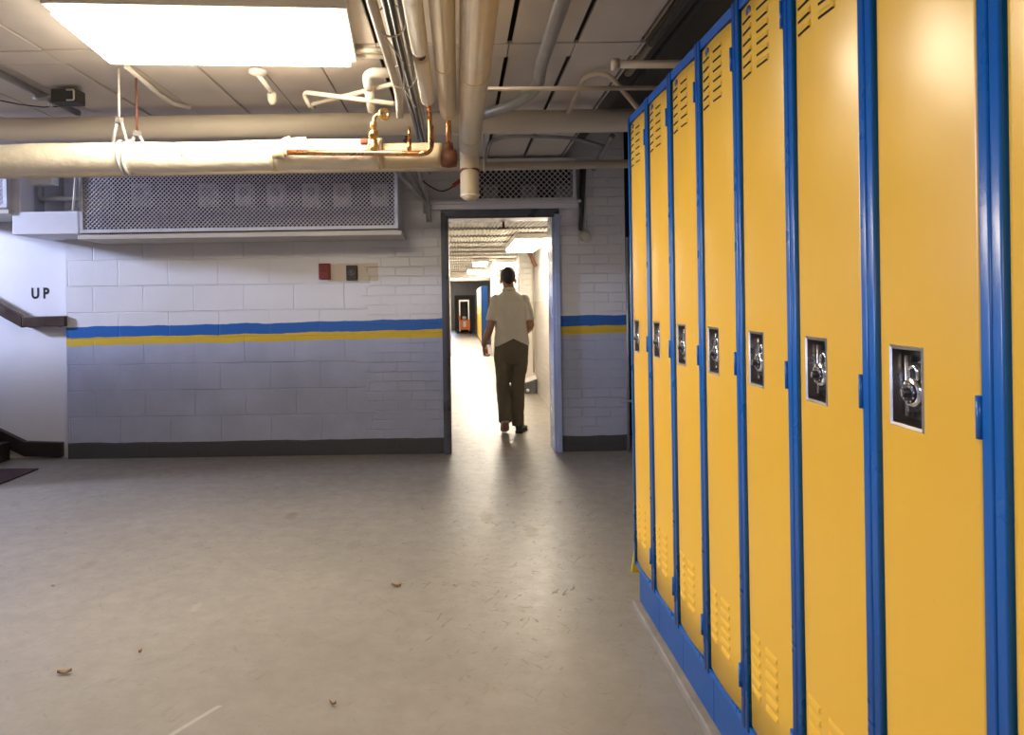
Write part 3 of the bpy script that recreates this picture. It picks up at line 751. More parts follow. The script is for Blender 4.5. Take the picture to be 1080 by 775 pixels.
m = MB(); m.lathe((0, 0, .04), (0, 0, -1), [(.05, 0), (.05, .015), (.03, .025), (.02, .03)], 20); m.build('plate', M['whitemetal'], t)
m = MB(); m.tube([Vector((0, 0, .02)), P(288, 100, 4.05)-o0], .014, 12); m.build('arm', M['whitemetal'], t)
m = MB(); m.lathe(P(287, 103, 4.05)-o0, (0, 0, 1), [(.012, -.04), (.024, -.02), (.028, .02), (.016, .035)], 16); m.build('socket', M['creampipe'], t)

# ------------------------------------------------------------------ wire-mesh cages on the back wall
def cage(x0, x1, z0, z1, yf, yb, label, pitch=.038, shelf=True, side=True):
    t = empty('mesh_cage', ((x0+x1)/2, yf, z0), label, 'mesh cage')
    cx = (x0+x1)/2; a, b, hh = x0-cx, x1-cx, z1-z0
    f = MB(); r = .014
    f.box((a, -.012, 0), (b, .012, 2*r)); f.box((a, -.012, hh-2*r), (b, .012, hh)); f.box((a, -.012, 2*r), (a+2*r, .012, hh-2*r)); f.box((b-2*r, -.012, 2*r), (b, .012, hh-2*r))
    f.build('frame', M['cageframe'], t, .003)
    m = MB(); c = a-hh; wd = .0026
    def seg(p, q, n_):
        p, q = Vector(p), Vector(q); d = (q-p); L = d.length
        if L < .01: return
        d /= L; nrm = Vector((-d.z, 0, d.x))*wd*1.25; dp_ = Vector((0, .0022, 0))
        vs = [p-nrm-dp_, p+nrm-dp_, p+nrm+dp_, p-nrm+dp_, q-nrm-dp_, q+nrm-dp_, q+nrm+dp_, q-nrm+dp_]
        m.add([v+Vector((0, n_, 0)) for v in vs], [(0, 1, 5, 4), (1, 2, 6, 5), (2, 3, 7, 6), (3, 0, 4, 7)])
    while c < b:
        xa, xb = max(c, a), min(c+hh, b); seg((xa, 0, xa-c), (xb, 0, xb-c), -.002)
        xa, xb = max(c, a), min(c+hh, b); seg((xa, 0, hh-(xa-c)), (xb, 0, hh-(xb-c)), .002)
        c += pitch
    m.build('mesh_screen', M['meshmetal'], t)
    dy = yb-yf
    if shelf:
        s = MB(); s.box((a-.01, -.03, -.055), (b+.03, dy, -.02)); s.box((a, .02, -.02), (b, dy, -.006)); s.build('shelf', M['plaster'], t, .004)
    if side:
        for q in (a, b-.012): s = MB(); s.box((q, .014, 0), (q+.012, dy, hh)); s.build('side_panel', M['cageframe'], t)
    return t
YF = 5.98
ca, cb_ = P(85, 247, YF), P(420, 241, YF)
big = cage(ca.x, cb_.x, cb_.z-.0, CEIL-.01, YF, YW-.004, 'long wire mesh cage high on the white block wall', .036)
ra, rb = P(502, 213, 6.3), P(607, 165, 6.3)
cage(ra.x, rb.x, ra.z+.0, rb.z-.01, 6.3, YW-.004, 'small wire mesh cage above the doorway header', .05, False, True)
la = P(8, 219, YF)
cage(-4.6, la.x, la.z, CEIL-.01, YF, YW+.05, 'piece of wire mesh cage at the far left edge', .036, True, True)
# dark sheets painting the shade inside both cages + meters
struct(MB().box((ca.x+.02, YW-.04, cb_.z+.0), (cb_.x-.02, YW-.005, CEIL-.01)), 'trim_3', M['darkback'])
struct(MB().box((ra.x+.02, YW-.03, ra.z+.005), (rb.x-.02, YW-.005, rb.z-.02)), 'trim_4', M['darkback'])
def meter(loc, label, w_=.15, hh=.2, group='meter boxes in the cage'):
    t = empty('meter_box', loc, label, 'meter box', group)
    m = MB(); m.box((-w_/2, -.1, -hh/2), (w_/2, 0, hh/2)); m.build('case', M['metercase'], t, .008)
    m = MB(); m.lathe((0, -.1, .02), (0, -1, 0), [(.042, 0), (.042, .012), (.036, .02), (.02, .022)], 20); m.build('dial', M['meterglass'], t)
    return t
mlab = ['meter box in the long mesh cage nearest its left end', 'second meter box from the left in the long mesh cage', 'third meter box from the left in the long mesh cage',
        'fourth meter box from the left in the long mesh cage', 'fifth meter box from the left in the long mesh cage', 'third meter box from the right in the long mesh cage', 'second meter box from the right in the long mesh cage', 'meter box in the long mesh cage nearest its right end']
for k, px in enumerate((112, 152, 222, 260, 293, 330, 362, 401)):
    p = P(px, 207, YW-.04); meter((p.x, YW-.0405, p.z), mlab[k])
tr = P(250, 228, YW-.04)
t = empty('wireway', (tr.x, YW-.041, tr.z-.02), 'long grey wireway trough below the meter boxes in the cage', 'wireway')
m = MB()
x0_, x1_ = P(105, 228, YW).x-tr.x, P(418, 228, YW).x-tr.x
m.box((x0_, -.12, -.07), (x1_, 0, .075))
for px in (132, 186, 241, 277, 312, 347, 382):
    x = P(px, 228, YW).x-tr.x; m.box((x-.004, -.1215, -.07), (x+.004, -.119, .075), 1)
m.build('trough', [M['greybox'], M['cable']], t, .003)
for k, px in enumerate((517, 557, 593)):
    p = P(px, 204, YW-.03); meter((p.x, YW-.0305, p.z), ['meter box in the small cage at its left end', 'middle meter box in the small cage above the doorway', 'meter box in the small cage at its right end'][k], .13, .12, 'meter boxes in the small cage')

# boxed white beam and bits at upper left
bx0, bx1 = P(13, 236, YF).x, ca.x-.02
zt_, zb_ = P(50, 223, YF).z, P(50, 247, YF).z
m = MB(); m.box((bx0, YF, zb_), (bx1, YW+.07, zt_)); struct(m, 'trim_5', M['plaster_white'], .006, label='white boxed beam left of the long mesh cage', cat='beam')
p = P(17, 205, YF+.1); q = P(25, 187, YF+.1)
m = MB(); m.box((P(10, 205, YF+.1).x, YF+.05, zt_+.001), (q.x, YF+.25, CEIL-.01)); struct(m, 'pillar', M['plaster_white'], .006, label='short white post between the two mesh cages at left', cat='post')
t = empty('junction_box', P(39, 190, YF+.2), 'white junction box high on the wall left of the long cage', 'junction box')
m = MB(); m.box((-.16, -.05, -.045), (.16, .06, .09)); m.build('case', M['whitemetal'], t, .008)
m = MB(); m.lathe((0, -.05, .03), (0, -1, 0), [(.01, 0), (.01, .006), (.006, .009)], 12); m.build('screw', M['galv'], t)
pipe('bent_pipe', 'white pipe elbow below the upper left junction box', 'pipe', [P(41, 194, 6.42), P(41, 210, 6.42), P(84, 209, 6.42)], .022, M['whitemetal'], 14, None, .05)
pipe('conduit', 'thin white vertical conduit beside the left end of the long cage', 'conduit', [P(80, 184, YF-.03), P(77, 222, YF-.03)], .009, M['whitemetal'], 10)

# ------------------------------------------------------------------ wall fittings
t = empty('fire_alarm', P(343, 286, YW+.004), 'red fire alarm pull station on the white block wall', 'fire alarm')
m = MB(); m.box((-.052, -.045, -.075), (.052, 0, .07)); m.build('case', M['red'], t, .008)
m = MB(); m.box((-.04, -.05, -.055), (.04, -.044, .05)); m.box((-.025, -.062, -.0), (.025, -.05, .014)); m.build('pull_handle', M['red'], t, .003)
t = empty('alarm_sounder', P(371.5, 287.5, YW+.004), 'dark square alarm sounder box right of the red alarm', 'alarm sounder')
m = MB(); m.box((-.05, -.04, -.07), (.05, 0, .065)); m.build('case', M['maroon'], t, .006)
m = MB(); m.lathe((0, -.04, 0), (0, -1, 0), [(.032, 0), (.032, .004), (.026, .006), (.024, .002), (.008, .002), (.008, .006)], 24); m.build('grille', M['greybox'], t)
# UP lettering, stencilled
def letters(txt, size):
    cu = bpy.data.curves.new('tmp', 'FONT'); cu.body = txt; cu.size = size; cu.extrude = .0008; cu.space_character = 1.6; cu.offset = .0045
    ob = bpy.data.objects.new('tmp', cu); COL.objects.link(ob)
    dg = bpy.context.evaluated_depsgraph_get(); me = bpy.data.meshes.new_from_object(ob.evaluated_get(dg))
    bpy.data.objects.remove(ob); return me
me = letters('UP', .135); me.materials.clear(); me.materials.append(M['blackplastic'])
o = bpy.data.objects.new('stair_lettering', me); COL.objects.link(o)
p = P(33, 314.5, YW+.07); o.location = (p.x, YW+.0685, p.z); o.rotation_euler = (PI/2, 0, 0); o.scale = (.8, 1, 1)
tag(o, 'black letters UP painted on the white stair wall', 'lettering')
# handrail
yr = YW-.02
t = empty('handrail', P(70, 338, yr), 'dark wooden handrail on the white stair wall', 'handrail'); o0 = P(70, 338, yr)
pa, pb, pc = P(70, 338.5, yr)-o0, P(24.5, 339.5, yr)-o0, P(-70, 287, yr)-o0
m = MB()
def rail(m, a, b, hh=.048, d=.026):
    a, b = Vector(a), Vector(b)
    u = (b-a).normalized(); nz = Vector((-u.z, 0, u.x))
    if nz.z < 0: nz = -nz
    vs = []
    for p_ in (a, b):
        for (sy, sz) in ((-1, -1), (1, -1), (1, 1), (-1, 1)): vs.append(p_+Vector((0, sy*d, 0))+Vector((0, 0, 1))*sz*hh)
    m.add(vs, [(0, 1, 2, 3), (7, 6, 5, 4), (0, 4, 5, 1), (1, 5, 6, 2), (2, 6, 7, 3), (3, 7, 4, 0)])
rail(m, pa, pb); rail(m, pb, pc, .055)
m.build('rail', M['wood'], t, .008)
for q in (.25, .95):
    bp = pa.lerp(pb, q); m = MB(); m.tube(fillet([bp+Vector((0, .02, -.02)), bp+Vector((0, .05, -.05)), bp+Vector((0, .088, -.05))], .02), .008, 10); m.build('bracket', M['galv'], t)
# stringer + steps climbing to the left
ys_ = YW+.04
s0, s1, s2 = P(66, 472, ys_), P(27, 471, ys_), P(-90, 415, ys_)
m = MB(); 
for (a, b) in ((s0, s1), (s1, s2)):
    vs = []
    for p_ in (a, b):
        for (yy, zz) in ((-.03, -.085), (.03, -.085), (.03, .05), (-.03, .05)): vs.append((p_.x, p_.y+yy, p_.z+zz))
    m.add(vs, [(0, 1, 2, 3), (7, 6, 5, 4), (0, 4, 5, 1), (1, 5, 6, 2), (2, 6, 7, 3), (3, 7, 4, 0)])
struct(m, 'trim_6', M['stringer'], .006, label='dark stair skirting rising along the white wall', cat='stair skirting')
m = MB()
for k in range(6):
    m.box((-4.15-.28*(k+1), YW-1.1, 0 if k == 0 else .17*k), (-4.15-.28*k+.02, YW+.0, .17*(k+1)))
struct(m, 'stairs', M['stringer'], .008, label='dark steps climbing out of view at left', cat='stairs')
Yf = H*F/(486-CY); p = P(0, 500, 5.7)
m = MB(); m.box((-.62, -.3, 0), (.12, .22, .012)); o = m.build('floor_mat', M['mat'], None, .004, loc=(-3.75, 5.85, 0)); tag(o, 'dark red rubber mat at the foot of the stairs', 'mat')
# wall fitting right of door: conduit drop with round box, black cable
t = empty('wall_lamp_box', P(617, 249, YW), 'round pale outlet box on the brick wall right of the doorway', 'outlet box'); o0 = P(617, 249, YW)
m = MB(); m.lathe((0, 0, 0), (0, -1, 0), [(.052, 0), (.052, .03), (.04, .042), (.02, .045)], 20); m.build('box', M['plaster'], t)
m = MB(); m.tube([(0, -.02, .05), (0, -.02, .58)], .011, 10); m.build('conduit', M['plaster'], t)
pts = [P(615, 178, 6.4), P(614, 205, 6.42), P(613.5, 225, 6.44), P(612, 243, 6.44)]
pipe('cable', 'thick black cable hanging on the wall right of the doorway header', 'cable', pts, [.03, .024, .02, .018], M['cable'], 10)

# ------------------------------------------------------------------ corridor contents
t = empty('storage_box', (1.055, 10.68, 0), 'small grey box with a slanted lid at the foot of the pilaster', 'box')
m = MB(); m.add([(-.09, -.1, 0), (.09, -.1, 0), (.09, .1, 0), (-.09, .1, 0), (-.09, -.1, .15), (.09, -.1, .21), (.09, .1, .24), (-.09, .1, .18)], [(0, 3, 2, 1), (4, 5, 6, 7), (0, 1, 5, 4), (1, 2, 6, 5), (2, 3, 7, 6), (3, 0, 4, 7)])
m.build('case', M['greybox'], t, .006)
m = MB(); m.add([(-.1, -.11, .152), (.1, -.11, .218), (.1, .11, .25), (-.1, .11, .184), (-.1, -.11, .164), (.1, -.11, .23), (.1, .11, .262), (-.1, .11, .196)], [(0, 3, 2, 1), (4, 5, 6, 7), (0, 1, 5, 4), (1, 2, 6, 5), (2, 3, 7, 6), (3, 0, 4, 7)])
m.build('lid', M['whitemetal'], t, .003)
m = MB(); m.lathe((-.045, -.1, .05), (0, -1, 0), [(.025, 0), (.025, .008), (.01, .012)], 14); m.build('knob', M['whitemetal'], t)
pipe('brace_pipe', 'brown diagonal pipe brace high on the corridor wall', 'pipe', [P(558, 266, 10.2), P(565, 281, 10.2)], .028, M['rust'], 12)
pipe('brace_pipe', 'pale conduit running up the corridor wall by the pilaster', 'pipe', [(1.125, 10.75, .3), (1.125, 10.75, 2.1), (1.0, 10.2, 2.16), (.9, 9.9, 2.17)], .014, M['creampipe'], 10, None, .08)
# sprinkler head hanging on the corridor deck
t = empty('fire_sprinkler', P(531, 241, 6.95), 'small brown sprinkler head under the corridor ceiling', 'sprinkler'); 
m = MB(); m.tube([(0, 0, .085), (0, 0, .01)], .012, 10); m.build('stem', M['rust'], t)
m = MB(); m.lathe((0, 0, 0), (0, 0, 1), [(.05, -.004), (.055, 0), (.02, .006), (.012, .02)], 16); m.build('deflector', M['rust'], t)
# far lockers
def far_locker():
    r = empty('locker', (0, 0, 0), 'yellow locker seen small in the far room through both doorways', 'locker', 'distant lockers in the far room')
    m = MB(); m.box((0.01, -.152, 0), (.22, .152, 1.90)); m.build('cabinet', M['farblue'], r, .003)
    m = MB(); m.box((-.004, -.14, .11), (.01, .14, .98)); m.build('door', M['yellow'], r, .003)
    m = MB(); m.box((-.004, -.14, 1.02), (.01, .14, 1.87)); m.build('door', M['yellow'], r, .003)
    m = MB(); m.box((-.012, -.02, .985), (.0, .02, 1.015)); m.build('latch', M['steel'], r, .002)
    return r
fl0 = far_locker()
for i in range(16):
    o = fl0 if i == 0 else copy_tree(fl0)
    o.location = (.71, 23.0+i*.306, 0)
    if i == 0:
        o['label'] = 'yellow locker with broad blue side, standing nearest in the far room'
        o['group'] = 'distant lockers in the far room'
# stacker truck and dark cabinet
t = empty('stacker_truck', (.23, 31.6, 0), 'orange walk-behind stacker truck with two silver mast rails in the far room', 'truck')
m = MB(); m.box((-.20, -.25, .16), (.26, .3, .62)); m.box((-.26, -.1, .55), (-.16, .2, .78)); m.build('body', paint('orange enamel', (.75, .18, .02), .4), t, .03)
m = MB(); 
for x in (-.2, .2): m.box((x-.03, -.02, .1), (x+.03, .06, 1.5))
m.box((-.2, 0, 1.42), (.2, .05, 1.5)); m.build('mast', M['steel'], t, .004)
m = MB(); m.box((-.05, -.32, .3), (.08, -.25, .55)); m.ball((.0, -.27, .7), (.1, .06, .07)); m.build('control_head', M['whitemetal'], t, .01)
for x in (-.3, .27):
    m = MB(); m.lathe((x, -.1, .09), (1, 0, 0), [(.06, -.03), (.09, -.025), (.09, .025), (.06, .03)], 18); m.build('wheel', M['blackplastic'], t)
t = empty('dark_cabinet', (.25, 33.4, 0), 'tall dark brown cabinet behind the orange truck in the far room', 'cabinet')
m = MB(); m.box((-.45, -.3, .05), (.5, .3, 1.72)); m.box((-.42, -.27, 0), (.47, .27, .05)); m.build('carcass', M['wood'], t, .01)
m = MB()
for x in (-.44, .03): m.box((x, -.32, .1), (x+.45, -.3, 1.66))
m.build('door', paint('dark brown cabinet paint', (.03, .018, .015), .5), t, .006)
# pipes in far room ceiling
for k in range(3):
    pipe('ceiling_pipe', ['far room ceiling pipe highest on the left', 'far room ceiling pipe crossing in the middle', 'far room ceiling pipe lowest and farthest back'][k], 'pipe', [(-1.5, 20.5+k*2.2, 2.3-.06*k), (2.1, 20.5+k*2.2, 2.3-.06*k)], .05, M['beigepipe'] if k != 1 else M['galv'], 12, 'far room pipes')

# ------------------------------------------------------------------ small litter on the floor
def onfloor(px, py):
    Yw = H*F/((py-CY)+(px-CX)*ROLL); p = P(px, py, Yw); p.z = 0; return p
def leaf(px, py, L, wdt, label, mat, rz):
    m = MB(); n = 9; vs = []; fs = []
    for i in range(n):
        t_ = i/(n-1); x = (t_-.5)*L; w_ = wdt*math.sin(PI*min(1, t_*1.02))**.8+.0006
        z = .004+.010*(t_-.5)**2*4
        vs += [(x, -w_, z+.006), (x, 0, z*.6), (x, w_, z+.005)]
    for i in range(n-1):
        for j in range(2): fs.append((i*3+j, i*3+j+1, i*3+4+j, i*3+3+j))
    m.add(vs, fs, True)
    o = m.build('dry_leaf', mat, None, loc=onfloor(px, py)+Vector((0, 0, .001))); o.rotation_euler = (0, 0, rz)
    md = o.modifiers.new('thick', 'SOLIDIFY'); md.thickness = .0012
    return tag(o, label, 'leaf', 'litter on the floor')
leaf(68, 711, .05, .011, 'brown dry leaf lying on the floor at lower left', M['leaf'], .3)
leaf(148, 689, .016, .005, 'tiny orange brown leaf scrap on the floor right of the larger leaf', M['leaf'], 1.0)
leaf(351, 744, .026, .004, 'curled brown scrap on the floor near the bottom middle', M['leaf'], -.3)
leaf(56, 619, .016, .007, 'tiny pale scrap on the floor at left', M['wire'], .2)
leaf(418, 619, .05, .008, 'crumpled brown scrap on the floor left of the glossy streak', M['leaf'], -.2)

# ------------------------------------------------------------------ person
def loft(m, secs, n=20, mi=0):
    """secs: (cx,cy,cz,rx,ry) stacked rings (superellipse-ish)"""
    vs = []
    for (x, y, z, rx, ry) in secs:
        for j in range(n):
            a = 2*PI*j/n; vs.append((x+rx*math.copysign(abs(math.cos(a))**.9, math.cos(a)), y+ry*math.copysign(abs(math.sin(a))**.9, math.sin(a)), z))
    k = len(secs)
    fs = [(i*n+j, i*n+(j+1) % n, (i+1)*n+(j+1) % n, (i+1)*n+j) for i in range(k-1) for j in range(n)]
    fs += [tuple(reversed(range(n))), tuple((k-1)*n+j for j in range(n))]
    m.add(vs, fs, True, mi)
def fuse(m, name, mat, parent, voxel, smooth=4, post=None):
    o = m.build(name, mat, None)
    r = o.modifiers.new('r', 'REMESH'); r.mode = 'VOXEL'; r.voxel_size = voxel; r.use_smooth_shade = True
    s = o.modifiers.new('s', 'SMOOTH'); s.iterations = smooth; s.factor = .5
    dg = bpy.context.evaluated_depsgraph_get(); dg.update()
    me = bpy.data.meshes.new_from_object(o.evaluated_get(dg)); me.name = name
    o.modifiers.clear(); old = o.data; o.data = me; bpy.data.meshes.remove(old)
    me.materials.clear(); me.materials.append(mat)
    if post:
        for v in me.vertices: v.co = post(v.co.copy())
    for p_ in me.polygons: p_.use_smooth = True; p_.material_index = 0
    if parent is not None: o.parent = parent
    return o
skin = paint('skin', (.30, .135, .075), .5, .08, 20)
def cloth(name, col, ns=14):
    t = NT(name); o = t.obj()
    c = t.mix(t.ramp(t.noise(o, 7, 4), .3, .7), tuple(q*.93 for q in col), tuple(min(1, q*1.05) for q in col))
    nm = t.bump(t.noise(t.scale(o, 1, 1, .45), ns, 3, .5, .6), .35, .03)
    nm = t.bump(t.noise(o, 350, 2), .1, .002, nm)
    return t.fin(c, .85, 0, nm)
shirt_m = cloth('off white shirt cotton', (.52, .47, .37)); trouser_m = cloth('olive khaki twill', (.105, .083, .048), 12)
hair_m = paint('dark brown hair', (.012, .009, .007), .55, .3, 60, .4, 120)
shoe_m = paint('black shoe leather', (.010, .010, .011), .35, .2, 20); sole_m = paint('pale grey shoe sole', (.35, .33, .30), .6)
V = Vector
# joints, local metres, facing +Y (away from the camera)
HEAD = V((-.025, .02, 1.62))
shL, shR = V((-.158, 0, 1.40)), V((.138, 0, 1.40))
elL, wrL = V((-.222, -.05, 1.125)), V((-.296, .04, .915))
elR, wrR = V((.200, -.04, 1.125)), V((.18, .19, 1.05))
hiL, hiR = V((-.088, 0, .90)), V((.088, 0, .90))
knL, anL = V((-.098, .03, .50)), V((-.088, -.16, .155))
knR, anR = V((.062, .035, .49)), V((.052, .0, .085))
b = MB()
# head: cranium, jaw, nose, ears, neck
b.ball(HEAD+V((0, -.005, .025)), (.074, .093, .094), 24, 16); b.ball(HEAD+V((0, .028, -.038)), (.058, .064, .078), 20, 14)
b.ball(HEAD+V((0, .072, -.092)), (.026, .02, .02), 12, 8)
b.tube([HEAD+V((0, .084, .018)), HEAD+V((0, .108, -.022)), HEAD+V((0, .088, -.03))], [.009, .015, .010], 10)
b.ball(HEAD+V((0, .086, -.055)), (.024, .012, .007), 12, 8); b.ball(HEAD+V((0, .084, .03)), (.048, .012, .009), 12, 8)
for s in (-1, 1): b.ball(HEAD+V((s*.078, .0, -.022)), (.011, .020, .032), 12, 10)
b.tube([HEAD+V((0, -.012, -.05)), V((-.02, -.015, 1.50)), V((-.01, -.01, 1.42))], [.056, .055, .075], 18)
loft(b, [(0, 0, .86, .13, .09), (0, 0, .95, .155, .10), (0, 0, 1.08, .145, .095), (0, .005, 1.25, .165, .105), (-.005, 0, 1.38, .17, .09), (-.008, -.005, 1.45, .09, .06)])
def arm(sh, el, wr):
    b.ball(sh, .058); b.tube([sh, sh.lerp(el, .4), el], [.054, .048, .040], 14); b.ball(el, .041)
    b.tube([el, el.lerp(wr, .3), wr], [.041, .042, .027], 14)
arm(shL, elL, wrL); arm(shR, elR, wrR)
def leg(hi, kn, an):
    b.tube([hi, hi.lerp(kn, .4), kn], [.085, .075, .052], 14); b.ball(kn, .054); b.tube([kn, kn.lerp(an, .3), an], [.05, .053, .036], 14)
leg(hiL, knL, anL); leg(hiR, knR, anR)
b.tube([anL+V((0, 0, 0)), anL+V((0, .05, -.09))], [.036, .035], 12); b.tube([anR, anR+V((.02, .08, -.045))], [.036, .034], 12)
# hands: palm + five unequal curled fingers
def hand(wr, d, inn, fwd, curl):
    """d: along the hand, inn: palm normal, fwd: toward thumb side"""
    d, inn, fwd = d.normalized(), inn.normalized(), fwd.normalized()
    pc = wr+d*.05
    R = Matrix((fwd, inn, d)).transposed()
    b.ball(wr+d*.045, (.039, .016, .052), 14, 10, R)
    for k, (off, ln, r) in enumerate(((.028, .070, .0088), (.0095, .078, .0092), (-.0095, .072, .0088), (-.027, .056, .0078))):
        p0 = wr+d*.085+fwd*off; pts = [p0-d*.03, p0]; ang = 0
        for q, fr in enumerate((.45, .32, .23)):
            ang += curl*(1.0, 1.1, .7)[q]
            pts.append(pts[-1]+(d*math.cos(ang)+inn*math.sin(ang))*ln*fr)
        b.tube(pts, [r, r*1.05, r, r*.95, r*.75], 10); b.ball(pts[-1], r*.75, 8, 6)
    t0 = wr+d*.022+fwd*.028; pts = [t0-fwd*.012, t0+fwd*.022+d*.022+inn*.012, t0+fwd*.026+d*.048+inn*.028, t0+fwd*.014+d*.066+inn*.042]
    b.tube(pts, [.012, .0115, .0105, .008], 10); b.ball(pts[-1], .008, 8, 6)
hand(wrL, V((.12, .18, -1)), V((1, .12, .1)), V((-.1, 1, .15)), .75)
hand(wrR, (wrR-elR), V((-1, 0, 0)), V((0, .2, 1)), .45)
PX = P(541, 457, 7.45)
person = fuse(b, 'person', skin, None, .0062, 3)
person.location = (PX.x, 7.45, 0)
tag(person, 'person in off-white short-sleeved shirt and olive trousers walking away down the corridor, holding a bottle', 'person')
# shirt
m = MB()
loft(m, [(0, 0, .90, .188, .128), (0, 0, .97, .184, .126), (0, -.005, 1.08, .172, .122), (-.004, 0, 1.22, .178, .126), (-.008, 0, 1.33, .182, .118), (-.010, -.004, 1.40, .168, .095), (-.013, -.008, 1.445, .125, .080), (-.016, -.01, 1.475, .088, .070), (-.018, -.01, 1.50, .066, .064)], 28)
for sh, el in ((shL, elL), (shR, elR)):
    inn = V((-math.copysign(.05, sh.x), 0, .012)); e2 = sh.lerp(el, .80)
    m.ball(sh, (.062, .066, .058)); m.tube([sh+inn*.4+V((0, 0, -.02)), sh+V((0, 0, -.03)), sh.lerp(el, .4), e2], [.055, .060, .062, .066], 18)
def hem(co):
    if co.z < 1.03:
        hz = (1.0-.085*min(1, abs(co.x-.01)/.17)) if co.y < .02 else .92
        if co.z < hz: co.z = hz+(co.z-hz)*.04
    nb = mnoise.noise((co.x*9, co.y*9, co.z*5))*.006+mnoise.noise((co.x*22, co.y*22, co.z*9))*.0025
    d_ = V((co.x, co.y, 0)); 
    if d_.length > .02: co += d_.normalized()*nb
    return co
fuse(m, 'shirt', shirt_m, person, .009, 4, hem)
m = MB(); pts = []
for k in range(25):
    a = 2*PI*k/24; pts.append((-.019+.066*math.cos(a), -.012+.064*math.sin(a), 1.505-.012*math.sin(a)))
m.tube(pts, [(.017, .006)]*25, 10, False); m.build('collar', shirt_m, person)
# trousers
m = MB()
loft(m, [(0, 0, .73, .12, .09), (0, 0, .80, .158, .113), (0, -.004, .88, .176, .122), (0, 0, .96, .168, .115), (0, 0, 1.0, .165, .112)], 24)
def tleg(hi, kn, an, side):
    low = an+V((0, 0, -.015))
    m.tube([hi+V((0, -.005, .02)), hi.lerp(kn, .35), hi.lerp(kn, .75), kn, kn.lerp(low, .35), kn.lerp(low, .75), low], [.096, .092, .078, .073, .074, .069, .066], 20)
tleg(hiL, knL, anL, -1); tleg(hiR, knR, anR, 1)
def crease(co):
    nb = mnoise.noise((co.x*10, co.y*10, co.z*7+4))*.007+mnoise.noise((co.x*24, co.y*24, co.z*16))*.004
    c = hiL if co.x < 0 else hiR
    d_ = V((co.x-c.x, co.y, 0))
    if d_.length > .02: co += d_.normalized()*nb
    return co
fuse(m, 'trousers', trouser_m, person, .009, 4, crease)
# shoes
def shoe(heel, fwd, up, nm):
    fwd = fwd.normalized(); up = (up-fwd*up.dot(fwd)).normalized(); sd = fwd.cross(up)
    def tr(x, y, z): return heel+sd*x+fwd*y+up*z
    m = MB(); n = 18
    prof = [(-.005, .024, .055, .0), (.02, .036, .085, 0), (.07, .037, .090, 0), (.12, .040, .070, 0), (.18, .046, .052, 0), (.23, .042, .044, 0), (.265, .026, .034, 0), (.278, .010, .022, 0)]
    vs = []
    for (y, rx, hz, _) in prof:
        for j in range(n):
            a = 2*PI*j/n; x = rx*math.cos(a); z = .012+max(0, (math.sin(a)+1)/2)*(hz-.0)+.0
            vs.append(tr(x, y, z))
    k = len(prof)
    fs = [(i*n+j, i*n+(j+1) % n, (i+1)*n+(j+1) % n, (i+1)*n+j) for i in range(k-1) for j in range(n)]
    fs += [tuple(reversed(range(n))), tuple((k-1)*n+j for j in range(n))]
    m.add(vs, fs, True); o = m.build(nm, shoe_m, person)
    s = MB(); vs = []
    for (y, rx, hz, _) in prof:
        for (x, z) in ((-rx-.003, 0), (rx+.003, 0), (rx+.003, .026 if y < .08 else .018), (-rx-.003, .026 if y < .08 else .018)): vs.append(tr(x, y*1.01, z))
    fs = [(i*4+j, i*4+(j+1) % 4, (i+1)*4+(j+1) % 4, (i+1)*4+j) for i in range(k-1) for j in range(4)]+[(3, 2, 1, 0), tuple((k-1)*4+j for j in range(4))]
    s.add(vs, fs); s.build('sole', sole_m if nm == 'left_shoe' else shoe_m, o, .004)
    return o
shoe(V((.05, -.055, 0)), V((.38, 1, 0)), V((0, 0, 1)), 'shoe')
fv = V((.02, 1, -.62)).normalized()
hl = V((-.09, -.205, .155))
o = shoe(hl, fv, V((0, 0, 1)), 'shoe')
# trailing left shoe: find how low its toe reaches and rest it on the floor
lowz = min((v.co.z for v in o.data.vertices)); 
for ob in (o, *o.children):
    for v in ob.data.vertices: v.co.z -= min(0, 0)+(lowz-.012)
o.data.update()
for ob in o.children: ob.data.materials[0] = sole_m
# hair cap
m = MB(); hc_ = HEAD+V((0, -.012, .028)); n, mm = 28, 18; vs = []; fs = []
for i in range(mm+1):
    th = PI*.80*i/mm
    for j in range(n):
        a = 2*PI*j/n; d_ = V((math.sin(th)*math.cos(a), math.sin(th)*math.sin(a), math.cos(th)))
        front = max(0, d_.y)
        rr_ = 1.0+.03*mnoise.noise((d_*6))
        lim = 1.0
        th2 = th
        if front > 0: th2 = th*(1-.50*front**.7)
        sid = abs(math.cos(a))
        if d_.y < .3: th2 = th*(1-.26*sid**2)
        d2 = V((math.sin(th2)*math.cos(a), math.sin(th2)*math.sin(a), math.cos(th2)))
        vs.append(hc_+V((d2.x*.0825*rr_, d2.y*.100*rr_, d2.z*.104*rr_)))
fs = [(i*n+j, (i+1)*n+j, (i+1)*n+(j+1) % n, i*n+(j+1) % n) for i in range(mm) for j in range(n)]
m.add(vs, fs, True); o = m.build('hair', hair_m, person); md = o.modifiers.new('t', 'SOLIDIFY'); md.thickness = .014; md.offset = -1
for s in (-1, 1):
    m = MB(); m.ball(HEAD+V((s*.03, .083, .012)), .010, 12, 8); m.build('eye', paint('eye white', (.7, .68, .65), .3), person)
m = MB(); pts = []
loft(m, [(0, 0, .985, .172, .119), (0, 0, 1.015, .171, .118)], 28); m.build('belt', M['blackplastic'], person)
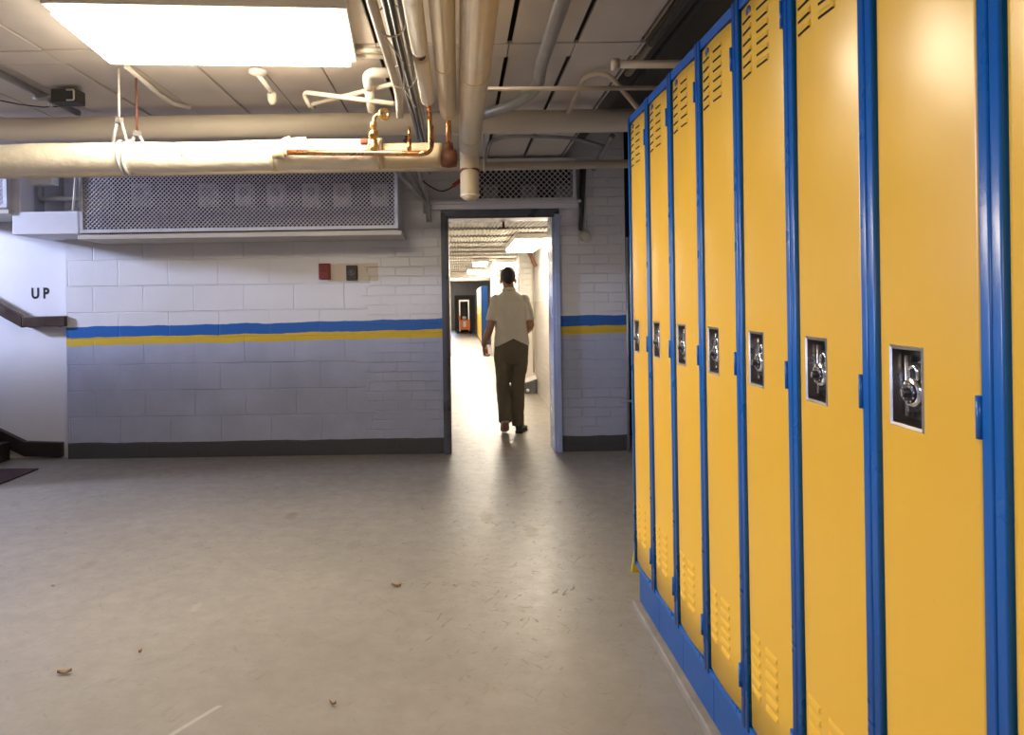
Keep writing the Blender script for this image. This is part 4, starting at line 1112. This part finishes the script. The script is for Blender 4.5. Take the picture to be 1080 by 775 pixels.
# bottle in the left hand
bt = person.location+V((-.272, .105, .80))
t = empty('bottle', bt, 'small white bottle with an orange label held in the left hand', 'bottle')
m = MB(); m.lathe((0, 0, 0), (0, 0, 1), [(.022, 0), (.027, .004), (.027, .10), (.024, .115), (.012, .13), (.012, .14)], 20); m.build('body', M['whitemetal'], t)
m = MB(); m.lathe((0, 0, .02), (0, 0, 1), [(.0275, 0), (.0275, .065)], 20); m.build('label', paint('orange label', (.70, .14, .03), .5), t)
m = MB(); m.lathe((0, 0, .138), (0, 0, 1), [(.014, 0), (.015, .003), (.015, .018), (.012, .02)], 16); m.build('cap', M['redtag'], t)

# ------------------------------------------------------------------ lights
def area(name, loc, rot, sx, sy, energy, col):
    d_ = bpy.data.lights.new(name, 'AREA'); d_.shape = 'RECTANGLE'; d_.size = sx; d_.size_y = sy; d_.energy = energy; d_.color = col
    o = bpy.data.objects.new(name, d_); COL.objects.link(o); o.location = loc; o.rotation_euler = rot; return o
area('aisle lamp behind the camera', (-1.1, -.9, 2.56), (0, 0, 0), 1.2, .56, 58, (1, .86, .68))
# cool daylight from the stairwell window at the left
sw = area('stair window daylight', (-7.6, 4.5, 2.9), (0, 0, 0), .6, .45, 520, (.60, .68, 1.0))
sw.rotation_euler = (Vector((-2.3, 6.4, 1.6))-sw.location).to_track_quat('-Z', 'Y').to_euler()
area('far room lamp', (.2, 24, 2.45), (0, 0, 0), 1.2, 6, 480, (1, .92, .8))
area('far room end window', (-.6, 35.6, 1.7), (-PI/2, 0, 0), 1.0, 1.2, 40, (.7, .8, 1.0))
wd = bpy.data.worlds.new('world'); sc.world = wd; wd.use_nodes = True
wd.node_tree.nodes['Background'].inputs[0].default_value = (.6, .65, .8, 1); wd.node_tree.nodes['Background'].inputs[1].default_value = .02

sc.view_settings.view_transform = 'Standard'; sc.view_settings.look = 'None'; sc.view_settings.gamma = 1
sc.view_settings.use_curve_mapping = False; sc.view_settings.exposure = 0.0
sc.cycles.max_bounces = 8; sc.cycles.diffuse_bounces = 5; sc.cycles.glossy_bounces = 4
sc.cycles.sample_clamp_indirect = 8
